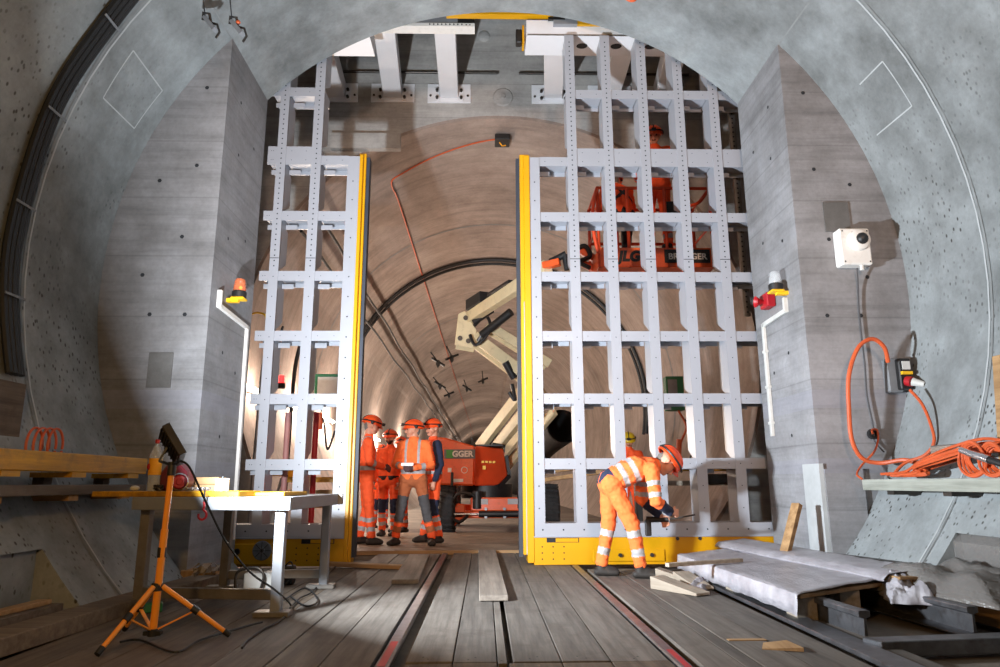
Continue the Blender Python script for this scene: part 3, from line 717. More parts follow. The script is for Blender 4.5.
t = empty('cable_connector', 'silver and black plug connector on the cable heap at the right edge', 'connector', (3.2, 4.88, 1.07))
MB().cyl((0, .14, .03), (0, -.14, -.05), .022, .03).build('body', 'chrome', t); MB().cyl((0, -.14, -.05), (.02, -.3, -.1), .026, .02).build('sleeve', 'black', t)
b = MB().box(3.34, 3.46, 5.25, 5.6, 1.06, 1.16)
tag(b.build('brown_block', 'tablesteel', bevel=.01), 'flat brown metal block lying on the cable heap on the right shelf', 'block')
# upright cut timber at right edge
b = MB().prism([(3.42, .9), (3.62, .9), (3.62, 1.75), (3.5, 1.78)], 'y', 4.9, 4.98)
tag(b.build('upright_timber', 'newwood', bevel=.004), 'sawn timber post standing at the right edge of the photo behind the cables', 'timber')
# left walkway: yellow board on top of grey shelf
t = empty('walkway_shelf', 'dark grey walkway plank on cleats along the left wall', 'shelf', (-3.3, 4.5, .85))
os = [MB().box(-3.5, -3.2, 1.0, 6.3, .807, .878).build('board', 'plank3', t, bevel=.004)]
for yy in (4.42, 5.25, 6.0): os.append(MB().box(-3.6, -3.22, yy-.06, yy+.06, .765, .806).build('cleat', 'newwoodx', t))
shifted(t, *os)
t = empty('shuttering_board', 'thick yellow shuttering beam raised on blocks above the left walkway plank', 'beam', (-3.3, 4.5, 1.0))
os = [MB().box(-3.26, -3.2, 1.0, 6.28, .967, 1.10).build('board', 'yellowwood', t, bevel=.006)]
for yy in (4.5, 5.25, 6.05): os.append(MB().box(-3.5, -3.2, yy-.09, yy+.09, .93, .966).build('cleat', 'yellowwood', t))
for yy in (4.5, 5.25, 6.05): os.append(MB().box(-3.5, -3.42, yy-.05, yy+.05, .879, .93).build('spacer', 'plank3', t))
shifted(t, *os)
b = MB()
for q in range(4):
    c0 = at(36+q*3, 432, X=-3.38)
    pts = [(c0.x+.01*q, c0.y+(.09)*math.cos(a)+.03*q, c0.z-.09+(.12)*math.sin(a)) for a in np.linspace(-.2, math.pi*1.9, 24)]
    b.tube(pts, .009, 6)
tag(b.build('cable_coil', 'orangecable'), 'coil of thin reddish cable standing behind the yellow beam on the left', 'cable coil', 'cable coils')
# hanging clamps top left
for k_, (px0, py0, lab) in enumerate(((212, 23, 'left one of two cable clamps hanging on wires from the vault'), (239, 27, 'right one of two cable clamps hanging on wires, with an orange rag'))):
    p = at(px0, py0, Y=6.0+.0*k_); t = empty('hanging_clamp', lab, 'clamp', tuple(p), 0, 'clamps hanging from the vault')
    wtop = at(px0-10, -12, Y=5.6)-p
    MB().tube([wtop, (-.07, 0, .06)], .006, 5).build('wire', 'black', t)
    MB().beam((-.07, 0, .06), (.05, -.03, -.1), .06, .04).build('body', 'galv', t)
    b = MB().tube([(-.09, 0, .03), (-.08, -.03, .09), (-.02, -.03, .08), (-.01, 0, .0)], .014, 6); b.tube([(0, 0, 0), (.06, -.02, -.03), (.08, 0, -.1), (.05, 0, -.16)], .012, 6); b.build('jaw', 'darksteel', t)
    if k_: MB().ball((-.0, -.03, .03), .022).build('tag', 'orangecable', t)
b = MB().tube([on_bore(7.2+.06*math.sin(a), 68.3+1.0*math.cos(a), TR-.02) for a in np.linspace(.2, 2.9, 12)], .015, 8)
tag(b.build('lifting_loop', 'orangecable'), 'small reddish loop sticking out of the vault at the top edge right of centre', 'loop')

# ------------------------------------------------------------------ people
def capsule(mb, a, b, ra, rb, seg=12):
    a = Vector(a); b = Vector(b)
    if (b-a).length < 1e-4: b = a+Vector((0, 0, 1e-3))
    d = (b-a).normalized(); pts = []; rr = []
    for t in (1, .92, .7, .38): pts.append(a-d*ra*t); rr.append(ra*math.sqrt(max(0, 1-t*t))+1e-4)
    pts += [a, (a+b)/2, b]; rr += [ra, (ra+rb)/2, rb]
    for t in (.38, .7, .92, 1): pts.append(b+d*rb*t); rr.append(rb*math.sqrt(max(0, 1-t*t))+1e-4)
    mb.tube(pts, 1, seg, 0, True, rr)
def union(name, segs, mats, rule, parent, voxel=.01, fold=0., smooth=4):
    mb = MB()
    for s in segs: capsule(mb, *s[1:5])
    me = bpy.data.meshes.new('u'); me.from_pydata(mb.v, [], mb.f)
    t = bpy.data.objects.new('u', me); col.objects.link(t)
    md = t.modifiers.new('r', 'REMESH'); md.mode = 'VOXEL'; md.voxel_size = voxel
    sm = t.modifiers.new('s', 'SMOOTH'); sm.factor = .5; sm.iterations = smooth
    bpy.context.view_layer.update()
    out = bpy.data.meshes.new_from_object(t.evaluated_get(bpy.context.evaluated_depsgraph_get()))
    bpy.data.objects.remove(t); out.name = name
    n = len(out.vertices); co = np.empty(n*3); out.vertices.foreach_get('co', co); co = co.reshape(-1, 3)
    if fold:
        no = np.empty(n*3); out.vertices.foreach_get('normal', no); no = no.reshape(-1, 3)
        dsp = np.array([noise.noise(Vector((p[0]*14, p[1]*14, p[2]*22)))+.5*noise.noise(Vector((p[0]*34, p[1]*34, p[2]*40))) for p in co])
        co = co+no*(dsp*fold)[:, None]; out.vertices.foreach_set('co', co.ravel())
    for x in mats: out.materials.append(M[x])
    nf = len(out.polygons); fc = np.empty(nf*3); out.polygons.foreach_get('center', fc); fc = fc.reshape(-1, 3)
    D = []; T = []
    for s in segs:
        a = np.array(s[1], float); b = np.array(s[2], float); ab = b-a; L = max(ab@ab, 1e-9)
        tt = np.clip((fc-a)@ab/L, 0, 1); D.append(np.linalg.norm(fc-a-tt[:, None]*ab, axis=1)-(s[3]+(s[4]-s[3])*tt)); T.append(tt)
    D = np.array(D); T = np.array(T); i = D.argmin(0); ids = [s[0] for s in segs]
    out.polygons.foreach_set('material_index', [rule(ids[i[k]], T[i[k], k], fc[k]) for k in range(nf)])
    out.polygons.foreach_set('use_smooth', [True]*nf); out.update()
    o = bpy.data.objects.new(name, out); col.objects.link(o); o.parent = parent
    return o
def hand_segs(W, D, lat, nrm, curl=.6, s=1):
    """palm, four unequal curled fingers and a thumb; lat points to the thumb side, nrm out of the palm"""
    W = Vector(W); D = Vector(D).normalized(); lat = Vector(lat); lat = (lat-D*lat.dot(D)).normalized(); nrm = D.cross(lat)*(1 if D.cross(lat).dot(Vector(nrm)) > 0 else -1)
    out = []
    for q in (-.022, 0, .022): out.append(('hand', W, W+D*.078+lat*q, .020, .017))
    for q, L in ((-.034, .058), (-.012, .074), (.011, .078), (.033, .068)):
        a = W+D*.082+lat*q; b = a+(D*math.cos(curl)+nrm*math.sin(curl)+lat*q*.5).normalized()*L*.5
        c = b+(D*math.cos(curl*2)+nrm*math.sin(curl*2)).normalized()*L*.5
        out += [('hand', a, b, .0095, .009), ('hand', b, c, .009, .0078)]
    a = W+D*.025+lat*.026; b = a+(D*.6+lat*.8+nrm*.2).normalized()*.036; c = b+(D*.9+lat*.1+nrm*.5).normalized()*.032
    return out+[('hand', a, b, .013, .011), ('hand', b, c, .0105, .009)]
DEF = dict(pelvis=(0, 0, .96), chest=(0, .0, 1.30), neck=(0, 0, 1.48), head=(0, .02, 1.665), shR=(.18, 0, 1.42), shL=(-.18, 0, 1.42),
           elR=(.26, -.03, 1.13), elL=(-.26, -.03, 1.13), wrR=(.26, .06, .88), wrL=(-.26, .06, .88), hipR=(.09, 0, .93), hipL=(-.09, 0, .93),
           knR=(.11, .02, .5), knL=(-.11, .02, .5), anR=(.12, -.01, .1), anL=(-.12, -.01, .1))
def person(label, loc, rz, pose={}, head_rot=(0, 0, 0), jacket='hivis', trousers='hivis', st=None, helmet='helmet', hands='skin', feet=(0, 0), vox=.012, scale=1, group=None, beard=False, hd=None, vest=False, hair='hair', lamp=True, harness=False, straps=True, curl=.6):
    root = empty('person', label, 'person', loc, rz, group); root.scale = (scale,)*3
    J = {k: Vector(v) for k, v in {**DEF, **pose}.items()}; st = st or {}
    lat = (J['shR']-J['shL']).normalized(); hl = (J['hipR']-J['hipL']).normalized()
    HM = (Matrix.Rotation(R(head_rot[2]), 3, 'Z') @ Matrix.Rotation(R(head_rot[0]), 3, 'X') @ Matrix.Rotation(R(head_rot[1]), 3, 'Y'))
    H = J['head']; h = lambda x, y, z: H+HM @ Vector((x, y, z))
    hd = hd or {}
    # body: one continuous skin surface from head to feet, with hands
    S = [('head', h(0, -.015, .03), h(0, .01, .03), .088, .084), ('head', h(0, .025, -.01), h(0, .045, -.06), .072, .045), ('head', h(-.03, .04, -.02), h(.03, .04, -.02), .05, .05),
         ('head', h(0, .088, .01), h(0, .112, -.022), .010, .014), ('head', h(0, .112, -.022), h(0, .1, -.026), .014, .014), ('mouth', h(-.019, .092, -.052), h(.019, .092, -.052), .007, .007),
         ('head', h(0, .06, -.078), h(0, .07, -.08), .028, .024), ('eye', h(.032, .079, .014), h(.034, .079, .014), .0125, .0125), ('eye', h(-.032, .079, .014), h(-.034, .079, .014), .0125, .0125),
         ('brow', h(.018, .09, .034), h(.045, .08, .034), .006, .006), ('brow', h(-.018, .09, .034), h(-.045, .08, .034), .006, .006),
         ('head', h(.083, -.008, -.015), h(.088, -.015, .018), .012, .016), ('head', h(-.083, -.008, -.015), h(-.088, -.015, .018), .012, .016),
         ('hair', h(0, -.06, .0), h(0, -.055, -.04), .055, .045),
         ('neck', h(0, -.025, -.06), J['neck'], .056, .062), ('core', J['neck'], J['chest'], .07, .09), ('core', J['chest'], J['pelvis'], .09, .09), ('core', J['shL']*.9+J['neck']*.1, J['shR']*.9+J['neck']*.1, .045, .045)]
    for s_ in 'LR':
        S += [('arm', J['sh'+s_], J['el'+s_], .045, .036), ('arm', J['el'+s_], J['wr'+s_], .036, .027), ('leg', J['hip'+s_], J['kn'+s_], .07, .05), ('leg', J['kn'+s_], J['an'+s_], .048, .035), ('leg', J['pelvis'], J['hip'+s_], .08, .07)]
        sg = 1 if s_ == 'R' else -1
        D = hd.get('D'+s_) or (J['wr'+s_]-J['el'+s_]); tl = hd.get('T'+s_) or (-lat*sg*.3+Vector((0, 1, 0)) if abs(Vector(D).normalized().z) > .7 else Vector((0, 0, 1))); nn = hd.get('N'+s_) or -lat*sg
        S += hand_segs(J['wr'+s_], D, tl, nn, curl)
    ms = ['skin', 'skindark', 'hair' if hair == 'hair' else hair, hands, 'beard', 'whitep']
    def rb(i, t, c):
        if i == 'hand': return 3
        if i in ('mouth', 'brow'): return 1
        if i == 'eye': return 4
        if i == 'hair': return 2
        if beard and i == 'head':
            q = HM.transposed() @ (Vector(c)-H)
            if q.z < -.035 and q.y > .0 and not (abs(q.x) < .025 and -.062 < q.z < -.04 and q.y > .09): return 4
        return 0
    union('body', S, ms, rb, root, min(vox, .009), 0, 2)
    # jacket
    S = []
    for q in (-.065, .065):
        S += [('torso', J['pelvis']+hl*q+Vector((0, 0, 0)), J['chest']+lat*q, .118, .128), ('torso2', J['chest']+lat*q, J['neck']-(J['neck']-J['chest'])*.3+lat*q*.8, .125, .095)]
    S += [('yoke', J['shL']*.88+J['shR']*.12, J['shR']*.88+J['shL']*.12, .078, .078), ('collar', J['neck']-(J['neck']-J['chest'])*.15, J['neck']+(H-J['neck'])*.22, .082, .07)]
    for s_ in 'LR':
        S += [('up'+s_, J['sh'+s_], J['el'+s_], .074, .06), ('fo'+s_, J['el'+s_], J['wr'+s_]-(J['wr'+s_]-J['el'+s_]).normalized()*.035, .06, .045)]
    sleeve = st.get('sleeve')
    ms = [jacket, 'silver', 'navy', 'hivis2', 'black']
    def rj(i, t, c):
        if i == 'torso':
            for a, b_ in st.get('tb', [(.15, .3)]):
                if a < t < b_: return 1
        if st.get('belt') and i == 'torso' and t < (.16 if beard else .10): return 4 if beard else 2
        if i in ('torso', 'torso2', 'yoke') and straps and not vest:
            x = abs((Vector(c)-J['chest']).dot(lat))
            if .075 < x < .115 and (i != 'torso' or t > .45): return 1
        if i == 'torso2':
            for a, b_ in st.get('tb2', []):
                if a < t < b_: return 1
        if i[:2] == 'up':
            if sleeve: return 2
            for a, b_ in st.get('ub', []):
                if a < t < b_: return 1
        if i[:2] == 'fo':
            if sleeve: return 2
            if st.get('cuff') and t > st['cuff']: return 2
            for a, b_ in st.get('fb', [(.25, .4)]):
                if a < t < b_: return 1
        if harness and i in ('torso', 'torso2'):
            q = Vector(c)-J['chest']
            if abs(q.z-q.dot(lat)*.9+.02) < .03 or abs(q.z+q.dot(lat)*.9-.02) < .03: return 4
        return 0
    union('jacket', S, ms, rj, root, vox, .010)
    # trousers
    S = [('seat', J['pelvis']-hl*.07, J['pelvis']+hl*.07, .112, .112), ('seat', J['hipL'], J['hipR'], .115, .115)]
    for s_ in 'LR': S += [('th', J['hip'+s_], J['kn'+s_], .098, .072), ('sh', J['kn'+s_], J['an'+s_]+Vector((0, 0, .03)), .07, .062)]
    ms = [trousers, 'silver', 'browncloth', 'greycloth', 'navy', 'black']
    mode = st.get('legs')
    def rt_(i, t, c):
        if i == 'seat': return 2 if mode == 'brown' else (5 if st.get('belt') and abs((Vector(c)-J['pelvis']).dot((J['chest']-J['pelvis']).normalized())-.09) < .025 else 0)
        if mode == 'brown':
            if i == 'th': return 2 if t < .55 else 3
            return 3 if t < .45 else (0 if .5 < t < .62 or t > .85 else 2)
        if mode == 'navyknee' and ((i == 'th' and t > .72) or (i == 'sh' and t < .3)): return 4
        if i == 'sh':
            for a, b_ in st.get('sb', [(.36, .52), (.7, .86)]):
                if a < t < b_: return 1
        return 0
    union('trousers', S, ms, rt_, root, vox, .010)
    # boots
    for s_, fr in (('L', feet[0]), ('R', feet[1])):
        a = J['an'+s_]; f = Matrix.Rotation(R(fr), 3, 'Z') @ Vector((0, 1, 0)); r_ = Vector((f.y, -f.x, 0)); zz = a.z-.1
        S = [('b', a+Vector((0, 0, .03)), a-Vector((0, 0, .04)), .055, .05)]
        for q in (-.018, .018): S += [('b', a-f*.045+r_*q+Vector((0, 0, -.062)), a+f*.14+r_*q*1.3+Vector((0, 0, -.066)), .036, .033)]
        S += [('b', a+f*.02+Vector((0, 0, -.03)), a+f*.13+Vector((0, 0, -.055)), .045, .035)]
        union('boot', S, ['boot'], lambda i, t, c: 0, root, .009)
    # helmet
    if helmet:
        e = empty_child('helmet_mount', root) if 0 else None
        sc_ = Matrix.Diagonal((1, 1.17, 1)); T = HM @ sc_
        b = MB(); prof = [(.128*math.sin(R(a)), .115*math.cos(R(a))) for a in range(0, 91, 9)]+[(.135, -.012), (.132, -.02), (.12, -.018)]
        tmp = MB().lathe(prof, (0, 0, 0), 28)
        b.add([h(0, -.012, .045)+T @ Vector(v) for v in tmp.v], tmp.f, 0, True)
        vs = []; k = 12
        for i in range(k+1):
            a = R(25+130*i/k); vs += [(.128*math.cos(a), .128*math.sin(a)*1.17, -.012), (.138*math.cos(a), .15*math.sin(a)*1.17+.012*math.sin(a), -.026)]
        b.add([h(0, -.012, .045)+HM @ Vector(v) for v in vs], [(2*i, 2*i+1, 2*i+3, 2*i+2) for i in range(k)], 0, True)
        for q in (-.035, 0, .035):
            b.tube([h(0, -.012, .045)+HM @ Vector((q, 1.17*.122*math.sin(a), .116*math.cos(a)*math.sqrt(1-(q/.13)**2)+.001)) for a in np.linspace(-1.2, 1.2, 12)], .006, 6)
        hm = b.build('helmet', [helmet], root)
        b = MB(); ring = [h(0, -.012, .045)+HM @ Vector((.131*math.cos(a), .131*1.17*math.sin(a), .022+.012*math.sin(a))) for a in np.linspace(0, 2*math.pi, 32)]
        b.tube(ring, .010, 6, 0, False)
        b.tube([h(0, -.012, .045)+HM @ Vector((0, 1.17*.129*math.sin(a), .118*math.cos(a)+.003)) for a in np.linspace(-1.5, 1.4, 16)], .008, 6)
        b.build('strap', ['black'], hm)
        if lamp:
            c = h(0, .155, .085)
            MB().box(-.03, .03, -.02, .022, -.02, .02, 0, Matrix.Translation(c) @ HM.to_4x4()).build('headlamp', ['black'], hm, bevel=.004)
            for q in (-.125, .125): MB().ball(h(q, -.03, .05), .018, .03, .03, 0, HM).build('ear_pad', ['black'], hm)
    return root
print('people...')
PG = 'workers standing in the gate opening'
person('person in orange with helmet lamp half behind the left gate edge, facing right', (-1.98, 10.5, .022), R(-78),
       dict(elR=(.25, .02, 1.14), wrR=(.1, .24, 1.07), elL=(-.24, .06, 1.13), wrL=(-.06, .27, 1.06), head=(0, .05, 1.655), knR=(.11, .05, .5), anR=(.13, .09, .1), anL=(-.1, -.06, .1)), (-18, 0, 8),
       st=dict(tb=[(.2, .36)], fb=[(.2, .4)]), feet=(10, -8), hands='glove', group=PG, scale=1.02)
person('person in front of the group, orange jumper, brown trousers with grey knees, looking left', (-1.27, 10.3, .022), R(172),
       dict(elR=(.27, .04, 1.14), wrR=(.08, .25, 1.10), elL=(-.27, .05, 1.13), wrL=(-.06, .27, 1.08), knR=(.17, .03, .5), knL=(-.2, .04, .5), anR=(.24, 0, .1), anL=(-.29, .02, .1), hipR=(.1, 0, .92), hipL=(-.1, 0, .92), head=(.02, .02, 1.63), pelvis=(0, 0, .94)), (0, 0, -68),
       jacket='hivis2', st=dict(tb=[(.18, .34)], legs='brown', fb=[(.45, .7)]), feet=(14, -20), hands='glove', group=PG, scale=.99)
person('person with navy sleeves and orange helmet standing at the right of the group', (-1.02, 10.75, .022), R(112),
       dict(elL=(-.27, -.02, 1.14), wrL=(-.25, .06, .88), elR=(.24, .1, 1.15), wrR=(.12, .3, 1.1), anR=(.1, .1, .1), anL=(-.13, -.06, .1)), (-4, 0, 18),
       st=dict(tb=[(.1, .22)], sleeve=True, legs='navyknee'), feet=(0, 0), group=PG, scale=1.0, straps=False)
person('bearded person further back with orange helmet and wide black waist belt, facing the camera', (-1.86, 12.1, .022), R(168),
       dict(anR=(.1, 0, .1), anL=(-.1, -.03, .1), wrL=(-.24, .12, .9), wrR=(.24, .1, .9)), (-6, 0, 6), st=dict(tb=[], legs='navyknee', belt=True, fb=[]), beard=True, group=PG, scale=.97, straps=False)
person('person hardly visible behind the bearded one, only dark helmet rim and shoulder showing', (-1.84, 13.6, -.02), R(150), {}, (0, 0, 30), group=PG, scale=.98, helmet='helmet', vox=.016)
person('person far back on the left, only orange trouser legs showing', (-2.45, 15.2, -.03), R(200), {}, (0, 0, 0), group=PG, scale=.95, st=dict(legs='navyknee'), vox=.016)
t = empty('note_sheet', 'small white folded note held by the front centre person', 'paper', (-1.31, 9.96, 1.14))
MB().box(-.1, .07, -.03, .03, -.02, .02).build('sheet', 'paper', t)
person('person in orange bent forward before the right gate leaf, working with a tool', (1.03, 6.95, -.002), R(-90),
       dict(pelvis=(0, -.04, .90), chest=(0, .2, 1.01), neck=(.0, .38, 1.05), head=(.0, .52, 1.07), shR=(.19, .33, 1.0), shL=(-.19, .33, 1.0), elR=(.25, .34, .71), wrR=(.1, .52, .60), elL=(-.22, .3, .72), wrL=(-.16, .48, .56),
            hipR=(.09, -.04, .87), hipL=(-.09, -.04, .87), knR=(.1, .14, .48), knL=(-.12, -.05, .47), anR=(.1, .2, .1), anL=(-.12, -.13, .1)), (-58, 0, 0), jacket='hivis2', trousers='hivis2',
       st=dict(tb=[(.35, .55), (.78, .98)], ub=[(.38, .54), (.74, .9)], fb=[], cuff=.3, sb=[(.12, .3), (.6, .8)], belt=True), hands='skin', feet=(-8, -12), vox=.009, straps=False, lamp=False,
       hd=dict(DR=(-.5, .85, -.1), DL=(-.1, .5, -.8)), curl=.85)
t = empty('hand_tool', 'dark power tool with a steel rod held low by the bent worker', 'tool', (1.48, 7.11, .52))
MB().cyl((-.1, .06, 0), (.1, -.02, .0), .03, .025, 12).build('tool_body', 'black', t); MB().cyl((.1, -.02, 0), (.34, -.12, .05), .008, .008, 8).build('rod', 'darksteel', t); MB().box(-.12, -.06, .03, .08, -.16, .0).build('grip', 'black', t, bevel=.01)
person('person with yellow helmet standing behind the right gate leaf, looking down', (2.28, 12.3, -.02), R(172), dict(wrR=(.12, .24, 1.0), wrL=(-.12, .24, 1.0)), (-22, 0, 0), helmet='helmety', straps=False, st=dict(tb=[(.1, .25)]), scale=.97, vox=.014)

# ------------------------------------------------------------------ boom lift
t = empty('boom_lift', 'orange boom lift on four wheels in the tunnel with a cream folding boom', 'lift', (0, 13.5, 0))
L = lambda *p: [Vector(q)-t.location for q in p]
def lb(b, name, mat, bevel=0, par=None):
    b.v = [tuple(Vector(v)-t.location) for v in b.v]; return b.build(name, mat, par or t, bevel)
b = MB().prism([(-1.3, .86), (-.44, .83), (-.42, 1.56), (-.98, 1.72), (-1.3, 1.74)], 'y', 13.25, 15.2)
hood = lb(b, 'engine_hood', ['orange'], .03)
b = MB(); f0 = [(-.44, 13.24, .83), (.02, 13.55, .84), (.20, 13.7, 1.02), (.12, 13.65, 1.53), (-.42, 13.24, 1.57), (-.44, 13.2, 1.05)]
bk_ = [(x, y+1.2, z) for x, y, z in f0]
b.add(f0+bk_, [tuple(range(6)), tuple(range(6, 12))[::-1]]+[(i, (i+1) % 6, 6+(i+1) % 6, 6+i) for i in range(6)])
cw = lb(b, 'counterweight', ['orange2'], .02)
b = MB().beam((.02, 13.56, .8), (.24, 13.72, 1.02), .06, .07); b.beam((.24, 13.72, 1.02), (.15, 13.68, 1.58), .06, .05); b.beam((.15, 13.68, 1.58), (-.1, 13.5, 1.62), .06, .04); b.box(-1.2, .1, 13.4, 14.6, 1.57, 1.6)
b.prism([(-.5, 1.55), (-.4, 1.58), (-.5, 1.74)], 'y', 13.3, 13.34)
lb(b, 'edge_trim', ['black'])
b = MB().box(-1.0, -.42, 13.23, 13.252, 1.33, 1.50)
bd = lb(b, 'name_badge', ['grey']); b = MB().box(-.96, -.83, 13.225, 13.235, 1.34, 1.49); lb(b, 'green_mark', ['sealgreen'], 0, bd)
tx = text('badge_lettering', 'GGER', .15, 'letter', bd, (-.655, 13.222-13.5, 1.412), (R(90), 0, 0), bold=.006)
b = MB()
for i in range(4): b.box(-.30+.07*i, -.25+.07*i, 13.29+.06*i, 13.30+.06*i, 1.25, 1.29)
b.box(-.28, -.22, 13.31, 13.32, 1.13, 1.2)
lb(b, 'warning_stickers', ['yplastic'])
b = MB().lathe([(.05, 0), (.062, 0), (.062, .006), (.05, .006)], (-.62, 13.246, 1.12), 18, 0, (0, -1, 0)); lb(b, 'round_sticker', ['letter']); lb(MB().box(-.93, -.86, 13.24, 13.25, 1.08, 1.16), 'sticker', ['letter']); lb(MB().box(-.86, -.64, 13.24, 13.25, .9, .96), 'sticker', ['letter'])
lb(MB().box(-.87, -.82, 13.16, 13.24, .82, 1.08), 'hood_latch', ['black'], .01)
lb(MB().cyl((-.2, 14.0, .6), (-.2, 14.0, .86), .5, .5, 24), 'slewing_ring', ['black'])
b = MB().box(-.95, .95, 13.2, 13.45, .25, .38); b.box(-.5, .55, 13.1, 13.3, .38, .62); b.box(-.35, .35, 13.5, 16.2, .3, .6)
b.prism([(-.95, .15), (-.8, .1), (-.6, .3), (-.6, .5), (-.75, .52)], 'y', 13.2, 13.3); b.prism([(.95, .15), (.8, .1), (.6, .3), (.6, .5), (.75, .52)], 'y', 13.2, 13.3)
b.box(-.9, .9, 15.8, 16.1, .25, .42)
lb(b, 'chassis', ['orange'], .02)
lb(MB().cyl((-.35, 13.06, .33), (.42, 13.06, .33), .055), 'steering_cylinder', ['black'])
lb(MB().cyl((-.8, 13.06, .33), (.85, 13.06, .33), .022), 'piston_rod', ['chrome'])
for xx in (-.38, .44): lb(MB().cyl((xx, 13.12, .42), (xx, 13.12, .74), .085), 'suspension_buffer', ['black'], .01)
for xx in (-.28, .28): lb(MB().box(xx-.1, xx+.1, 13.08, 13.1, .5, .6), 'reflector', ['silver'])
for xx in (-.22, .12):
    for zz in (.28, .42): lb(MB().cyl((xx, 13.02, zz), (xx, 13.06, zz), .03, seg=6), 'bolt', ['galv'])
b = MB().tube(spline([(-.85, 13.1, .5), (-.7, 13.02, .7), (-.45, 13.05, .66), (-.4, 13.1, .5)], 6), .03, 8); b.tube(spline([(-.9, 13.1, .3), (-.7, 13.0, .2), (-.55, 13.1, .3)], 6), .03, 8)
lb(b, 'hoses', ['black'])
for xx in (-.93, .99):
    for yy in (13.45, 15.95):
        prof = [(.2, -.15), (.36, -.15), (.42, -.11), (.43, 0), (.42, .11), (.36, .15), (.2, .15)]
        b = MB().lathe(prof, (xx, yy, .42), 28, 0, (1, 0, 0), False)
        for k in range(20):
            a = 2*math.pi*k/20
            b.beam((xx-.14, yy+.425*math.cos(a), .42+.425*math.sin(a)), (xx+.02, yy+.435*math.cos(a+.12), .42+.435*math.sin(a+.12)), .05, .03)
            b.beam((xx+.14, yy+.425*math.cos(a+.15), .42+.425*math.sin(a+.15)), (xx-.02, yy+.435*math.cos(a+.03), .42+.435*math.sin(a+.03)), .05, .03)
        w = lb(b, 'wheel', ['rubber']); lb(MB().lathe([(0, .1), (.1, .12), (.2, .1), (.2, -.1), (0, -.1)], (xx, yy, .42), 20, 0, (1 if xx > 0 else -1, 0, 0)), 'hub', ['cream'], 0, w)
# boom
P0 = Vector((-.25, 14.3, 1.5)); P1 = at(534, 388, Y=12.9); P2 = at(466, 330, Y=12.6); P3 = at(548, 267, Y=9.9); P4 = at(580, 270, Y=9.6)
def boom(a, b_, w, h, gap=0, name='boom_section', mat='cream'):
    m = MB(); d = (b_-a).normalized(); r = d.cross(Vector((0, 0, 1))).normalized(); u = r.cross(d)
    if gap:
        for s_ in (-1, 1): m.beam(a+r*s_*gap, b_+r*s_*gap, w, h, 0, u)
    else: m.beam(a, b_, w, h, 0, u)
    return lb(m, name, [mat], .008)
boom(P0, P1, .12, .22, .2); boom(P0+Vector((.22, 0, -.42)), P1+Vector((.25, 0, -.42)), .1, .16, .16)
q1, q2 = P1+Vector((0, -.1, .05)), P2+Vector((.12, 0, -.15)); boom(q2, q1, .09, .2, .17); boom(q2+Vector((.25, -.1, .2)), q1+Vector((.25, -.1, .35)), .08, .16, .13)
lb(MB().prism([(P2.x-.2, P2.z-.32), (P2.x+.14, P2.z-.38), (P2.x+.2, P2.z-.05), (P2.x-.02, P2.z+.32), (P2.x-.14, P2.z+.26)], 'y', 12.4, 12.44), 'knuckle_plate', ['cream'], .01)
lb(MB().prism([(P2.x-.2, P2.z-.32), (P2.x+.14, P2.z-.38), (P2.x+.2, P2.z-.05), (P2.x-.02, P2.z+.32), (P2.x-.14, P2.z+.26)], 'y', 12.8, 12.84), 'knuckle_plate', ['cream'], .01)
for dx, dz in ((-.1, -.2), (0, .18), (.05, -.25)): lb(MB().cyl((P2.x+dx, 12.37, P2.z+dz), (P2.x+dx, 12.88, P2.z+dz), .045, .045, 12), 'pivot_pin', ['darksteel'])
lb(MB().box(P1.x-.2, P1.x+.15, P1.y-.25, P1.y+.2, P1.z-.35, P1.z+.2), 'elbow_bracket', ['cream'], .02)
U0 = P2+Vector((.02, -.0, .2)); boom(U0, P3, .16, .2, 0, 'boom_section'); dU = (P3-U0)
boom(U0+dU*.05+Vector((0, 0, .22)), U0+dU*.26+Vector((0, 0, .2)), .2, .2, 0, 'cable_chain', 'black')
boom(U0+dU*.32+Vector((0, 0, .18)), U0+dU*.6+Vector((0, 0, .16)), .1, .06, 0, 'cable_chain', 'black')
c1, c2 = at(482, 335, Y=12.3), at(511, 312, Y=11.9); lb(MB().cyl(c1, c2, .075, .075, 14), 'lift_cylinder', ['black']); lb(MB().cyl(at(478, 341, Y=12.35), c1, .04, .04, 12), 'piston_rod', ['chrome'])
c1, c2 = at(474, 322, Y=12.3), at(492, 310, Y=12.1); lb(MB().cyl(c1, c2, .06, .06, 14), 'lift_cylinder', ['black'])
lb(MB().tube(spline([at(470, 335, Y=12.3), at(476, 345, Y=12.2), at(490, 330, Y=12.2), at(486, 316, Y=12.3), at(474, 326, Y=12.3)], 6), .03, 8), 'hoses', ['black'])
c1, c2 = at(505, 362, Y=12.5), at(514, 378, Y=12.6); lb(MB().cyl(c1, c2, .07, .07, 14), 'lift_cylinder', ['black'])
lb(MB().tube(spline([at(512, 384, Y=12.6), at(515, 400, Y=12.7), at(509, 392, Y=12.7)], 5), .035, 8), 'hoses', ['black'])
